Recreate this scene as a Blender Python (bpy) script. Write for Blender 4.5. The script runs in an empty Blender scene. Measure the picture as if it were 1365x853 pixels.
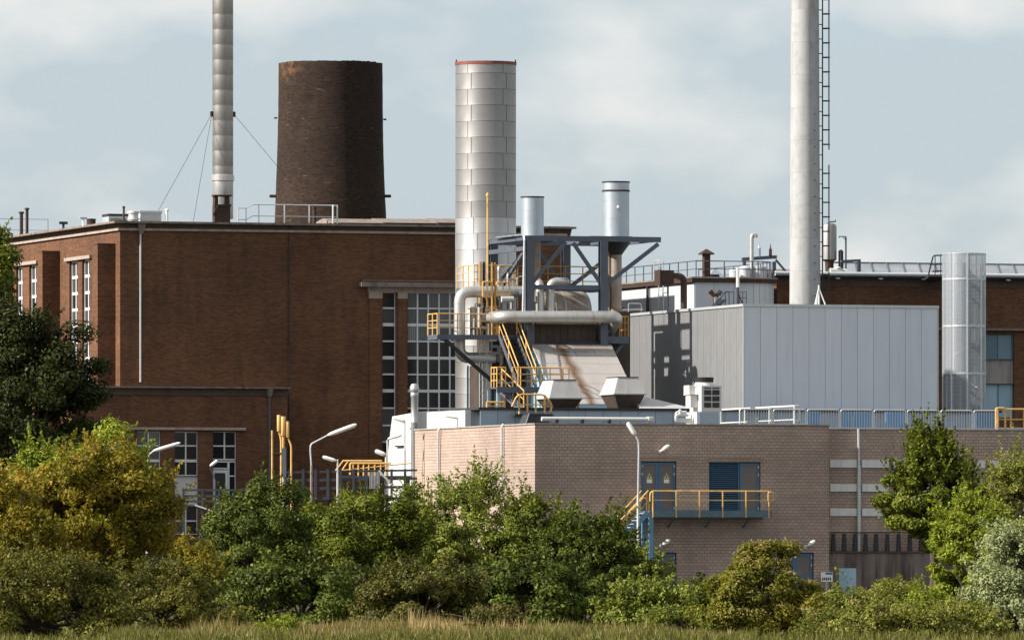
import bpy, math, random
import numpy as np
from mathutils import Vector

# ------------------------------------------------------------------ camera, sky, sun, exposure
R = math.radians
F, CX, HY, ZC, TH = 11500.0, 682.5, 754.0, 1.74, R(18)   # telephoto: focal length and horizon in picture units
scene = bpy.context.scene
C = scene.collection
cam_d = bpy.data.cameras.new('camera')
cam_d.sensor_width = 36.0
cam_d.lens = 36.0 * F / 1365.0
cam_d.shift_y = (HY - 426.5) / 1365.0
cam_d.clip_start, cam_d.clip_end = 1.0, 20000.0
cam = bpy.data.objects.new('camera', cam_d)
C.objects.link(cam)
cam.location = (0, 0, ZC)
cam.rotation_euler = (R(90), 0, 0)
scene.camera = cam

SUN_A, SUN_EL = R(17.6), R(33)      # sun stands to the left, a little on the viewer's side
sun_dir = Vector((-math.cos(SUN_A) * math.cos(SUN_EL), -math.sin(SUN_A) * math.cos(SUN_EL), math.sin(SUN_EL)))
sun_d = bpy.data.lights.new('sun', 'SUN')
sun_d.energy, sun_d.angle, sun_d.color = 5.0, R(0.6), (1.0, 0.945, 0.87)
sun = bpy.data.objects.new('sun', sun_d)
C.objects.link(sun)
sun.location = (-60, 300, 80)
sun.rotation_euler = (-sun_dir).to_track_quat('-Z', 'Y').to_euler()

world = bpy.data.worlds.new('World')
scene.world = world
world.use_nodes = True
nt = world.node_tree
nt.nodes.clear()
def wn(t, **k):
    n = nt.nodes.new(t)
    for a, b in k.items(): setattr(n, a, b)
    return n
sky = wn('ShaderNodeTexSky', sky_type='NISHITA', sun_disc=False, sun_elevation=SUN_EL,
         sun_rotation=math.atan2(sun_dir.x, sun_dir.y) % (2 * math.pi), air_density=1.0, dust_density=1.2, ozone_density=1.5)
tc = wn('ShaderNodeTexCoord')
mp = wn('ShaderNodeMapping'); mp.inputs['Scale'].default_value = (34, 34, 62); mp.inputs['Location'].default_value = (12.4, 5.1, 4.2)
nz = wn('ShaderNodeTexNoise'); nz.inputs['Scale'].default_value = 1.0; nz.inputs['Detail'].default_value = 5.0; nz.inputs['Roughness'].default_value = 0.46
nz2 = wn('ShaderNodeTexNoise'); nz2.inputs['Scale'].default_value = 0.45; nz2.inputs['Detail'].default_value = 2.0
rmp = wn('ShaderNodeValToRGB'); rmp.color_ramp.elements[0].position = 0.45; rmp.color_ramp.elements[1].position = 0.605
addm = wn('ShaderNodeMath', operation='ADD'); mulm = wn('ShaderNodeMath', operation='MULTIPLY'); mulm.inputs[1].default_value = 0.5
veil = wn('ShaderNodeMixRGB'); veil.inputs['Fac'].default_value = 0.72; veil.inputs['Color2'].default_value = (4.6, 5.35, 6.0, 1)
cl = wn('ShaderNodeMixRGB'); cl.inputs['Color2'].default_value = (7.5, 7.3, 7.0, 1)
bg = wn('ShaderNodeBackground'); bg.inputs['Strength'].default_value = 0.075
out = wn('ShaderNodeOutputWorld')
L = nt.links.new
L(tc.outputs['Generated'], mp.inputs['Vector']); L(mp.outputs['Vector'], nz.inputs['Vector']); L(mp.outputs['Vector'], nz2.inputs['Vector'])
L(nz.outputs['Fac'], addm.inputs[0]); L(nz2.outputs['Fac'], addm.inputs[1]); L(addm.outputs[0], mulm.inputs[0])
L(mulm.outputs[0], rmp.inputs['Fac'])
L(sky.outputs['Color'], veil.inputs['Color1']); L(veil.outputs['Color'], cl.inputs['Color1']); L(rmp.outputs['Color'], cl.inputs['Fac'])
L(cl.outputs['Color'], bg.inputs['Color']); L(bg.outputs['Background'], out.inputs['Surface'])
vs = scene.view_settings
vs.view_transform, vs.look, vs.exposure, vs.gamma, vs.use_curve_mapping = 'Standard', 'None', 0.75, 1.0, False
scene.cycles.max_bounces = 6
scene.cycles.transparent_max_bounces = 12

# ------------------------------------------------------------------ helpers
def W(px, py, Y):
    return ((px - CX) / F * Y, Y, ZC + (HY - py) / F * Y)
class Fr:                                    # a building's own axes: u along its front, v back into depth
    def __init__(s, px, Y, th=TH, raw=None):
        s.o = np.array(raw if raw is not None else [(px - CX) / F * Y, Y], float); s.th = th
        s.U = np.array([math.cos(th), math.sin(th)]); s.V = np.array([-math.sin(th), math.cos(th)])
    def f(s, px, py, v=0.0):                 # (u, z) of the point of plane v seen at a picture position
        d = np.array([(px - CX) / F, 1.0]); t = ((s.o + s.V * v) @ s.V) / (d @ s.V)
        return float((d * t - s.o) @ s.U), ZC + (HY - py) / F * t
    def s(s, px, py, u=0.0):
        d = np.array([(px - CX) / F, 1.0]); t = ((s.o + s.U * u) @ s.U) / (d @ s.U)
        return float((d * t - s.o) @ s.V), ZC + (HY - py) / F * t
    def u(s, px, v=0.0): return s.f(px, 0, v)[0]
    def z(s, px, py, v=0.0): return s.f(px, py, v)[1]
    def p(s, px, py, v=0.0):
        a = s.f(px, py, v); return (a[0], v, a[1])
    def w(s, u, v, z):
        q = s.o + s.U * u + s.V * v; return (q[0], q[1], z)
W0 = Fr(0, 0, 0.0, raw=[0, 0])

class MB:
    def __init__(s, mp=None): s.v, s.f, s.mp = [], [], mp
    def add(s, vs, fs):
        b = len(s.v)
        if s.mp: vs = [s.mp(*q) for q in vs]
        s.v += [tuple(map(float, q)) for q in vs]; s.f += [tuple(b + i for i in f) for f in fs]; return s
    def box(s, x0, x1, y0, y1, z0, z1):
        return s.add([(x, y, z) for z in (z0, z1) for x, y in ((x0, y0), (x1, y0), (x1, y1), (x0, y1))],
                     [(3, 2, 1, 0), (4, 5, 6, 7), (0, 1, 5, 4), (1, 2, 6, 5), (2, 3, 7, 6), (3, 0, 4, 7)])
    def bar(s, p, q, w, h=None):
        h = h or w; p, q = Vector(p), Vector(q); d = (q - p).normalized()
        a = d.cross(Vector((0, 0, 1)))
        if a.length < 1e-3: a = Vector((1, 0, 0))
        a.normalize(); b = a.cross(d).normalized(); a *= w / 2; b *= h / 2
        return s.add([p - a - b, p + a - b, p + a + b, p - a + b, q - a - b, q + a - b, q + a + b, q - a + b],
                     [(3, 2, 1, 0), (4, 5, 6, 7), (0, 1, 5, 4), (1, 2, 6, 5), (2, 3, 7, 6), (3, 0, 4, 7)])
    def tube(s, pts, r, n=8):
        pts = [Vector(p) for p in pts]; m = len(pts); rs = r if isinstance(r, (list, tuple)) else [r] * m
        vs, fs, ref = [], [], None
        for i, p in enumerate(pts):
            d = (pts[min(i + 1, m - 1)] - pts[max(i - 1, 0)]).normalized()
            if ref is None: ref = d.orthogonal().normalized()
            ref = (ref - d * ref.dot(d)).normalized(); b = d.cross(ref)
            for k in range(n):
                a = 2 * math.pi * k / n; vs.append(p + (ref * math.cos(a) + b * math.sin(a)) * rs[i])
        for i in range(m - 1):
            for k in range(n):
                k2 = (k + 1) % n; fs.append((i * n + k, i * n + k2, (i + 1) * n + k2, (i + 1) * n + k))
        fs.append(tuple(range(n))[::-1]); fs.append(tuple((m - 1) * n + k for k in range(n)))
        return s.add(vs, fs)
    def lathe(s, cx, cy, prof, n=24, caps=True, a0=0.0, a1=2 * math.pi):
        full = abs(a1 - a0 - 2 * math.pi) < 1e-6; k_ = n if full else n + 1
        vs = [(cx + r * math.cos(a0 + (a1 - a0) * k / n), cy + r * math.sin(a0 + (a1 - a0) * k / n), z) for r, z in prof for k in range(k_)]
        fs = []
        for i in range(len(prof) - 1):
            for k in range(n):
                k2 = (k + 1) % k_; fs.append((i * k_ + k, i * k_ + k2, (i + 1) * k_ + k2, (i + 1) * k_ + k))
        if caps and full:
            fs.append(tuple(range(n))[::-1]); fs.append(tuple((len(prof) - 1) * n + k for k in range(n)))
        return s.add(vs, fs)
    def ext(s, poly, vec):                   # a 3D outline pushed along a vector
        n = len(poly); v = Vector(vec); a = [Vector(p) for p in poly]
        return s.add(a + [p + v for p in a], [tuple(range(n))[::-1], tuple(range(n, 2 * n))] + [(i, (i + 1) % n, n + (i + 1) % n, n + i) for i in range(n)])
    def hull(s, a, b):                       # two outlines of the same count joined
        n = len(a)
        return s.add(list(a) + list(b), [tuple(range(n))[::-1], tuple(range(n, 2 * n))] + [(i, (i + 1) % n, n + (i + 1) % n, n + i) for i in range(n)])
    def wall(s, a0, a1, z0, z1, holes, d0, d1):
        xs = sorted({a0, a1, *[min(max(h[i], a0), a1) for h in holes for i in (0, 1)]})
        zs = sorted({z0, z1, *[min(max(h[i], z0), z1) for h in holes for i in (2, 3)]})
        for i in range(len(xs) - 1):
            st = None
            for j in range(len(zs)):
                solid = j < len(zs) - 1 and not any(h[0] < (xs[i] + xs[i + 1]) / 2 < h[1] and h[2] < (zs[j] + zs[j + 1]) / 2 < h[3] for h in holes)
                if solid and st is None: st = zs[j]
                if not solid and st is not None: s.box(xs[i], xs[i + 1], d0, d1, st, zs[j]); st = None
        return s
    def mesh(s, name, off=(0, 0, 0), smooth=False):
        me = bpy.data.meshes.new(name)
        me.from_pydata([(x - off[0], y - off[1], z - off[2]) for x, y, z in s.v], [], s.f)
        me.update()
        if smooth:
            try: me.shade_smooth(); me.set_sharp_from_angle(angle=R(40))
            except Exception: pass
        return me

def tag(o, label, cat, group=None):
    o['label'], o['category'] = label, cat
    if group: o['group'] = group
class T:                                     # a thing: an Empty at its base, its parts below it
    def __init__(s, name, label, cat, fr=W0, org=(0, 0, 0), group=None):
        s.fr, s.org = fr, org
        s.o = bpy.data.objects.new(name, None); C.objects.link(s.o)
        s.o.location = fr.w(*org); s.o.rotation_euler = (0, 0, fr.th); s.o.empty_display_size = 0.3
        tag(s.o, label, cat, group)
    def part(s, name, mb, mat, parent=None, smooth=False, label=None, kind=None):
        o = bpy.data.objects.new(name, mb.mesh(name, s.org, smooth)); o.data.materials.append(mat)
        C.objects.link(o); o.parent = parent or s.o
        if label: o['label'] = label
        if kind: o['kind'] = kind
        return o
    def inst(s, name, me, loc, rz=0.0, parent=None):
        o = bpy.data.objects.new(name, me); C.objects.link(o); o.parent = parent or s.o
        o.location = tuple(loc[i] - s.org[i] for i in range(3)); o.rotation_euler = (0, 0, rz)
        return o
def solo(name, label, cat, fr, org, mb, mat, smooth=False, group=None):
    o = bpy.data.objects.new(name, mb.mesh(name, org, smooth)); o.data.materials.append(mat); C.objects.link(o)
    o.location = fr.w(*org); o.rotation_euler = (0, 0, fr.th); tag(o, label, cat, group); return o
def struct(name, mb, mat, kind='structure'):
    o = bpy.data.objects.new(name, mb.mesh(name)); o.data.materials.append(mat); C.objects.link(o); o['kind'] = kind; return o
def arc(c, r, a0, a1, ax, ay, n=6):          # points of a bend
    c, ax, ay = Vector(c), Vector(ax), Vector(ay)
    return [c + ax * r * math.cos(a0 + (a1 - a0) * i / n) + ay * r * math.sin(a0 + (a1 - a0) * i / n) for i in range(n + 1)]
def bend(pts, rad, n=5):                     # polyline with rounded corners
    P = [Vector(p) for p in pts]; o = [P[0]]
    for i in range(1, len(P) - 1):
        a = (P[i - 1] - P[i]); b = (P[i + 1] - P[i]); r = min(rad, a.length * .48, b.length * .48)
        p, q = P[i] + a.normalized() * r, P[i] + b.normalized() * r
        for k in range(n + 1):
            t = k / n; o.append(p * (1 - t) ** 2 + P[i] * 2 * t * (1 - t) + q * t * t)
    return o + [P[-1]]

# ------------------------------------------------------------------ materials
def base_mat(name):
    m = bpy.data.materials.new(name); m.use_nodes = True; t = m.node_tree
    b = t.nodes['Principled BSDF']; return m, t, b
def nd(t, ty, **k):
    n = t.nodes.new(ty)
    for a, v in k.items():
        if a[0] == '_': n.inputs[a[1:].replace('_', ' ')].default_value = v
        else: setattr(n, a, v)
    return n
def rgb(c): return (c[0], c[1], c[2], 1)
def coords(t):
    tcn, oi = nd(t, 'ShaderNodeTexCoord'), nd(t, 'ShaderNodeObjectInfo')
    mu = nd(t, 'ShaderNodeMath', operation='MULTIPLY'); mu.inputs[1].default_value = 57.0
    ad = nd(t, 'ShaderNodeVectorMath', operation='ADD')
    t.links.new(oi.outputs['Random'], mu.inputs[0]); t.links.new(tcn.outputs['Object'], ad.inputs[0]); t.links.new(mu.outputs[0], ad.inputs[1])
    return tcn, oi, ad.outputs[0]
def mixc(t, fac, a, b, mode='MIX'):
    m = nd(t, 'ShaderNodeMixRGB', blend_type=mode)
    for i, x in ((0, fac), (1, a), (2, b)):
        if isinstance(x, (int, float)): m.inputs[i].default_value = x
        elif isinstance(x, tuple): m.inputs[i].default_value = rgb(x)
        else: t.links.new(x, m.inputs[i])
    return m.outputs[0]
def ramp(t, src, p0, p1):
    r = nd(t, 'ShaderNodeMapRange', clamp=True); t.links.new(src, r.inputs[0]); r.inputs[1].default_value = p0; r.inputs[2].default_value = p1; return r.outputs[0]
def noise(t, vec, sc, det=4, stretch=None):
    if stretch:
        m = nd(t, 'ShaderNodeMapping'); m.inputs['Scale'].default_value = stretch; t.links.new(vec, m.inputs[0]); vec = m.outputs[0]
    n = nd(t, 'ShaderNodeTexNoise'); n.inputs['Scale'].default_value = sc; n.inputs['Detail'].default_value = det; t.links.new(vec, n.inputs['Vector']); return n.outputs['Fac']
def M(name, c, rough=.6, metal=0.0, var=.12, sc=1.5, streak=0.0, dirt=(.09, .06, .04), bump=0.0, pv=0.0, patch=0.0, spec=.4, dlim=(.5, .75)):
    m, t, b = base_mat(name); tcn, oi, vec = coords(t)
    n = noise(t, vec, sc)
    col = mixc(t, n, tuple(x * (1 - var * 1.6) for x in c), tuple(min(1, x * (1 + var * 1.6)) for x in c))
    if pv:
        mr = nd(t, 'ShaderNodeMapRange'); t.links.new(oi.outputs['Random'], mr.inputs[0]); mr.inputs[3].default_value = 1 - pv; mr.inputs[4].default_value = 1 + pv
        cm = nd(t, 'ShaderNodeVectorMath', operation='SCALE'); t.links.new(col, cm.inputs[0]); t.links.new(mr.outputs[0], cm.inputs['Scale']); col = cm.outputs[0]
    if streak:
        s1 = ramp(t, noise(t, vec, 1.0, 5, (3.2, 3.2, .28)), dlim[0], dlim[1])
        mm = nd(t, 'ShaderNodeMath', operation='MULTIPLY'); t.links.new(s1, mm.inputs[0]); mm.inputs[1].default_value = streak
        col = mixc(t, mm.outputs[0], col, dirt)
    if patch:
        s2 = ramp(t, noise(t, vec, 2.2, 6), .52, .68)
        mm = nd(t, 'ShaderNodeMath', operation='MULTIPLY'); t.links.new(s2, mm.inputs[0]); mm.inputs[1].default_value = patch
        col = mixc(t, mm.outputs[0], col, dirt)
    t.links.new(col, b.inputs['Base Color'])
    rr = ramp(t, noise(t, vec, sc * 2.3), 0, 1); r2 = nd(t, 'ShaderNodeMapRange'); t.links.new(rr, r2.inputs[0]); r2.inputs[3].default_value = max(.03, rough - .1); r2.inputs[4].default_value = min(1, rough + .1)
    t.links.new(r2.outputs[0], b.inputs['Roughness'])
    b.inputs['Metallic'].default_value = metal; b.inputs['Specular IOR Level'].default_value = spec
    if bump:
        bn = nd(t, 'ShaderNodeBump'); bn.inputs['Strength'].default_value = bump; bn.inputs['Distance'].default_value = .05
        t.links.new(noise(t, vec, sc * 6, 5), bn.inputs['Height']); t.links.new(bn.outputs[0], b.inputs['Normal'])
    return m
def brick_mat(name, c1, c2, mortar, bw, bh, ms, var=.25, rnd=0.0, stain=(.03, .02, .015), st=.35, white=0.0, orange=None, msm=.1):
    m, t, b = base_mat(name); tcn = nd(t, 'ShaderNodeTexCoord'); vec = tcn.outputs['Object']
    sx = nd(t, 'ShaderNodeSeparateXYZ'); t.links.new(vec, sx.inputs[0]); cb = nd(t, 'ShaderNodeCombineXYZ')
    if rnd:
        a = nd(t, 'ShaderNodeMath', operation='ARCTAN2'); t.links.new(sx.outputs[1], a.inputs[0]); t.links.new(sx.outputs[0], a.inputs[1])
        a2 = nd(t, 'ShaderNodeMath', operation='MULTIPLY'); a2.inputs[1].default_value = rnd; t.links.new(a.outputs[0], a2.inputs[0]); t.links.new(a2.outputs[0], cb.inputs[0])
    else:
        a = nd(t, 'ShaderNodeMath', operation='ADD'); t.links.new(sx.outputs[0], a.inputs[0]); t.links.new(sx.outputs[1], a.inputs[1]); t.links.new(a.outputs[0], cb.inputs[0])
    t.links.new(sx.outputs[2], cb.inputs[1])
    k = nd(t, 'ShaderNodeTexBrick'); t.links.new(cb.outputs[0], k.inputs['Vector'])
    for nme, v in (('Color1', rgb(c1)), ('Color2', rgb(c2)), ('Mortar', rgb(mortar)), ('Scale', 1.0), ('Mortar Size', ms), ('Mortar Smooth', msm), ('Bias', 0.0), ('Brick Width', bw), ('Row Height', bh)):
        k.inputs[nme].default_value = v
    n = noise(t, vec, .35, 6)
    col = mixc(t, var, k.outputs['Color'], mixc(t, n, (.25, .25, .25), (.8, .8, .8)), 'OVERLAY')
    # rows of slightly different firing, then soot in patches
    rowv = noise(t, cb.outputs[0], 1.0, 3, (.5, 5.0, 1))
    col = mixc(t, .45, col, mixc(t, rowv, (.3, .3, .3), (.75, .72, .7)), 'OVERLAY')
    big = ramp(t, noise(t, vec, .16, 4, (.6, .6, 1.6)), .35, .7)
    col = mixc(t, .5, col, mixc(t, big, (.32, .32, .32), (.72, .68, .64)), 'OVERLAY')
    s = ramp(t, noise(t, vec, .7, 6, (1.6, 1.6, .25)), .48, .75); mm = nd(t, 'ShaderNodeMath', operation='MULTIPLY'); mm.inputs[1].default_value = st; t.links.new(s, mm.inputs[0])
    col = mixc(t, mm.outputs[0], col, stain)
    if white:
        s = ramp(t, noise(t, cb.outputs[0], 1.0, 5, (.9, 5.5, 1)), .66, .74); mm = nd(t, 'ShaderNodeMath', operation='MULTIPLY'); mm.inputs[1].default_value = white; t.links.new(s, mm.inputs[0])
        col = mixc(t, mm.outputs[0], col, (.35, .3, .25))
    if orange:                                # lichen on the rim
        dv = nd(t, 'ShaderNodeVectorMath', operation='DISTANCE'); t.links.new(vec, dv.inputs[0]); dv.inputs[1].default_value = orange
        s = ramp(t, dv.outputs['Value'], 1.5, .3); s2 = nd(t, 'ShaderNodeMath', operation='MULTIPLY'); t.links.new(s, s2.inputs[0]); t.links.new(ramp(t, noise(t, vec, 2.5, 6), .38, .6), s2.inputs[1])
        col = mixc(t, s2.outputs[0], col, (.17, .09, .04))
    t.links.new(col, b.inputs['Base Color']); b.inputs['Roughness'].default_value = .9; b.inputs['Specular IOR Level'].default_value = .2
    bn = nd(t, 'ShaderNodeBump'); bn.inputs['Strength'].default_value = .9 if rnd else .5; bn.inputs['Distance'].default_value = .08 if rnd else .02
    inv = nd(t, 'ShaderNodeMath', operation='SUBTRACT'); inv.inputs[0].default_value = 1; t.links.new(k.outputs['Fac'], inv.inputs[1])
    t.links.new(inv.outputs[0], bn.inputs['Height']); t.links.new(bn.outputs[0], b.inputs['Normal'])
    return m
def glass_mat(name, c, rough=.06, stripes=None):
    m, t, b = base_mat(name); tcn, oi, vec = coords(t)
    n = noise(t, vec, .9, 3); col = mixc(t, n, tuple(x * .6 for x in c), tuple(x * 1.5 for x in c))
    pw_ = nd(t, 'ShaderNodeMath', operation='POWER'); t.links.new(oi.outputs['Random'], pw_.inputs[0]); pw_.inputs[1].default_value = 5.0
    col = mixc(t, pw_.outputs[0], col, tuple(min(.5, x * 2.5 + .06) for x in c))   # some panes lightened to stand in for reflections and pale blinds
    if stripes:
        wv = nd(t, 'ShaderNodeTexWave', bands_direction='X'); wv.inputs['Scale'].default_value = 3.2; wv.inputs['Distortion'].default_value = .4
        t.links.new(tcn.outputs['Object'], wv.inputs['Vector']); col = mixc(t, wv.outputs['Fac'], stripes, col)
    t.links.new(col, b.inputs['Base Color']); b.inputs['Roughness'].default_value = rough; b.inputs['Specular IOR Level'].default_value = .5
    bn = nd(t, 'ShaderNodeBump'); bn.inputs['Strength'].default_value = .04; t.links.new(noise(t, vec, 1.3, 2), bn.inputs['Height']); t.links.new(bn.outputs[0], b.inputs['Normal'])
    return m
def leaf_mat(name, cols, trans=.3):
    m, t, b = base_mat(name); g = nd(t, 'ShaderNodeNewGeometry'); tcn = nd(t, 'ShaderNodeTexCoord')
    cols = [tuple(x * .8 for x in cols[0])] + [tuple(x * 1.35 for x in q) for q in cols[1:-1]] + [tuple(x * 1.8 for x in cols[-1])]  # palette ends spread apart to imitate sunlit highlights and deep shade
    n = noise(t, tcn.outputs['Object'], .9, 3)
    ad = nd(t, 'ShaderNodeMath', operation='MULTIPLY_ADD'); t.links.new(g.outputs['Random Per Island'], ad.inputs[0]); ad.inputs[1].default_value = .55
    nn = nd(t, 'ShaderNodeMapRange'); t.links.new(n, nn.inputs[0]); nn.inputs[1].default_value = .3; nn.inputs[2].default_value = .7; nn.inputs[3].default_value = 0; nn.inputs[4].default_value = .45
    t.links.new(nn.outputs[0], ad.inputs[2])
    r = nd(t, 'ShaderNodeValToRGB'); el = r.color_ramp.elements
    while len(el) < len(cols): el.new(.5)
    for i, c in enumerate(cols): el[i].position = i / (len(cols) - 1); el[i].color = rgb(c)
    t.links.new(ad.outputs[0], r.inputs[0]); t.links.new(r.outputs[0], b.inputs['Base Color'])
    b.inputs['Roughness'].default_value = .5; b.inputs['Specular IOR Level'].default_value = .14
    tr = nd(t, 'ShaderNodeBsdfTranslucent'); t.links.new(mixc(t, 1.0, r.outputs[0], (1.0, 1.0, .55), 'MULTIPLY'), tr.inputs[0])
    mx = nd(t, 'ShaderNodeMixShader'); mx.inputs[0].default_value = trans
    t.links.new(b.outputs[0], mx.inputs[1]); t.links.new(tr.outputs[0], mx.inputs[2]); t.links.new(mx.outputs[0], t.nodes['Material Output'].inputs['Surface'])
    return m
def perf_mat():
    m, t, b = base_mat('perforated_sheet'); tcn, oi, vec = coords(t)
    b.inputs['Base Color'].default_value = (.36, .385, .41, 1); b.inputs['Metallic'].default_value = .4; b.inputs['Roughness'].default_value = .5
    v = nd(t, 'ShaderNodeTexVoronoi'); v.inputs['Scale'].default_value = 85; v.inputs['Randomness'].default_value = 0.0; t.links.new(tcn.outputs['Object'], v.inputs['Vector'])
    tr = nd(t, 'ShaderNodeBsdfTransparent'); mx = nd(t, 'ShaderNodeMixShader')
    lt = nd(t, 'ShaderNodeMath', operation='LESS_THAN'); lt.inputs[1].default_value = .43; t.links.new(v.outputs['Distance'], lt.inputs[0])
    t.links.new(lt.outputs[0], mx.inputs[0]); t.links.new(b.outputs[0], mx.inputs[1]); t.links.new(tr.outputs[0], mx.inputs[2]); t.links.new(mx.outputs[0], t.nodes['Material Output'].inputs['Surface'])
    return m
m_brick = brick_mat('red_brown_brick', (.178, .078, .038), (.09, .041, .023), (.11, .072, .048), .24, .075, .011, var=.5, st=.4)
m_beige = brick_mat('beige_brick', (.44, .34, .283), (.375, .288, .237), (.215, .16, .132), .265, .145, .013, var=.35, st=.3, stain=(.20, .15, .125))
m_tower = brick_mat('sooty_tower_brick', (.046, .027, .018), (.018, .012, .009), (.042, .029, .022), .25, .11, .016, var=.3, rnd=3.0, st=.4, white=.3, orange=(-2.5, -1.8, 30.7))
m_conc = M('weathered_concrete', (.33, .30, .27), .85, var=.15, streak=.7, dirt=(.09, .07, .06), bump=.2)
m_stone = M('pale_stone', (.36, .29, .24), .85, var=.2, sc=3, streak=.5, dirt=(.12, .08, .06), bump=.2)
m_ledge = M('sooty_cornice_concrete', (.21, .165, .135), .9, var=.25, sc=2, streak=.8, dirt=(.06, .045, .035), bump=.2)
m_frieze = M('dark_frieze', (.085, .055, .042), .9, var=.25, sc=2, bump=.2)
m_white = M('white_paint', (.54, .535, .515), .55, var=.05, streak=.25, dirt=(.35, .3, .25))
m_wframe = M('white_window_frame', (.64, .655, .655), .5, var=.06, sc=3)
m_galv = M('galvanised_steel', (.56, .58, .59), .45, .5, var=.1, sc=4)
m_alum = M('aged_aluminium_cladding', (.30, .29, .283), .5, .75, var=.08, sc=.8, pv=.025, streak=.2, dirt=(.25, .2, .17))
m_alumm = M('dull_aluminium_sheet', (.35, .335, .32), .46, .82, var=.06, sc=.8, pv=.03, streak=.3, dirt=(.3, .25, .21))
m_alumb = M('bright_aluminium_cladding', (.48, .475, .47), .46, .75, var=.1, sc=.8, pv=.03, streak=.2, dirt=(.3, .27, .24))
m_pipe = M('pipe_insulation_sheet', (.55, .53, .50), .42, .7, var=.08, sc=1.2, streak=.35, dirt=(.2, .13, .09))
m_pipeb = M('stained_pipe_sheet', (.31, .255, .21), .5, .3, var=.25, sc=1.5, streak=.7, dirt=(.10, .055, .03), patch=.4)
m_steel = M('blue_grey_steel', (.088, .103, .132), .55, .1, var=.15, sc=2, streak=.25, dirt=(.1, .07, .05))
m_steeld = M('dark_walkway_steel', (.042, .047, .058), .55, .1, var=.2, sc=2)
m_dark = M('dark_metal', (.035, .035, .038), .6, .2, var=.2)
m_rust = M('rusty_iron', (.05, .029, .022), .85, .1, var=.35, sc=3, patch=.5, dirt=(.085, .038, .022), bump=.3)
m_boiler = M('sooty_boiler_casing', (.07, .054, .044), .7, .2, var=.3, sc=1.2, streak=.9, dirt=(.07, .034, .02), patch=.4)
m_yellow = M('yellow_rail_paint', (.68, .41, .125), .55, var=.2, sc=4, patch=.5, dirt=(.38, .15, .04))
m_yellowd = M('faded_yellow_paint', (.46, .25, .06), .6, var=.2, sc=4, patch=.4, dirt=(.22, .1, .03))
m_lblue = M('pale_blue_cladding', (.30, .46, .54), .5, .1, var=.12, sc=1.5, streak=.5, dirt=(.55, .58, .58))
m_bluec = M('blue_grey_cladding', (.31, .39, .46), .5, .15, var=.08, sc=1.5, pv=.06, streak=.2, dirt=(.25, .27, .3))
m_blueb = M('bright_blue_board', (.12, .27, .47), .55, var=.1, pv=.25)
m_greyc = M('grey_panel_shaded_front', (.62, .66, .72), .45, .45, var=.035, sc=.6, pv=.035, streak=.22, dirt=(.40, .41, .43), bump=.06)  # front colour lightened to make up for its shade
m_greys = M('grey_ribbed_sunlit_side', (.335, .34, .345), .42, .5, var=.04, sc=.8, streak=.15, dirt=(.28, .24, .2))  # side colour kept darker to tone down the sunlight on it
m_whitec = M('white_metal_panel', (.50, .525, .55), .5, .05, var=.04, sc=1, pv=.03, streak=.18, dirt=(.35, .32, .28))
m_chim = M('white_chimney_paint', (.37, .37, .365), .6, 0, var=.1, sc=.7, streak=.55, dirt=(.24, .21, .19), patch=.35)
m_vent = M('pale_blue_grey_duct', (.43, .48, .53), .45, .7, var=.1, sc=1.0, streak=.4, dirt=(.55, .57, .58))
m_hood = M('hood_sheet', (.43, .39, .365), .45, .3, var=.06, sc=1.2, pv=.06)
m_hoodw = M('painted_vent_sheet', (.44, .43, .415), .55, .1, var=.06, sc=1.5, streak=.3, dirt=(.25, .2, .16))
m_strip = M('pale_concrete_strip', (.68, .665, .63), .8, var=.1, sc=2, streak=.35, dirt=(.3, .26, .22))
m_felt = M('roof_felt', (.10, .095, .09), .9, var=.2)
m_glass = glass_mat('dark_window_glass', (.012, .011, .011), .12)
m_blind = glass_mat('window_glass_over_blinds', (.12, .125, .125), .2, stripes=(.05, .05, .052))
m_teal = glass_mat('blue_tinted_glass', (.05, .115, .155), .1)
m_skyl = glass_mat('skylight_glass', (.2, .215, .23), .3)
m_door = M('blue_door_frame', (.075, .145, .225), .5, .1, var=.1, sc=3)
m_doorg = M('grey_brown_door_sheet', (.155, .13, .12), .5, .1, var=.06, sc=2)
m_platf = M('blue_green_steel', (.10, .16, .19), .55, .1, var=.15, sc=3)
m_post = M('mid_blue_steel', (.12, .25, .36), .5, .1, var=.15, sc=2)
m_black = M('black_rubber', (.012, .012, .013), .7)
m_lampw = M('lamp_white_plastic', (.78, .76, .70), .4, var=.06, sc=5)
m_gold = M('brass_sign', (.55, .42, .2), .5, .1)
m_perf = perf_mat()
m_bark = M('bark', (.075, .055, .04), .9, var=.3, sc=6, bump=.4)

# ------------------------------------------------------------------ reusable builders
swap = lambda a, d, z: (d, a, z)             # for walls that face left: (along, depth, height)
def window(t, a0, a1, z0, z1, d, cols, rows, mat_f, mat_g, side=False, fw=.07, parent=None, thick=(), name='window', gl=None):
    mp = swap if side else None
    xs = [a0 + (a1 - a0) * i / cols for i in range(cols + 1)] if isinstance(cols, int) else cols
    zs = [z0 + (z1 - z0) * i / rows for i in range(rows + 1)] if isinstance(rows, int) else rows
    b = MB(mp); k = fw / 2
    for i, x in enumerate(xs): b.box(x - k, x + k, d, d + .09, zs[0] - k, zs[-1] + k)
    for j, z in enumerate(zs):
        kk = k * ((1.25 if side else 2.0) if j in thick else 1.0)
        b.box(xs[0] + k, xs[-1] - k, d - .006, d + .084, z - kk, z + kk)
    w = t.part(name, b, mat_f, parent)
    for i in range(len(xs) - 1):
        for j in range(len(zs) - 1):
            p = MB(mp).box(xs[i] + k * .5, xs[i + 1] - k * .5, d + .045, d + .055, zs[j] + k * .5, zs[j + 1] - k * .5)
            t.part('pane', p, gl(i, j) if gl else mat_g, w)
    return w
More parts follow.
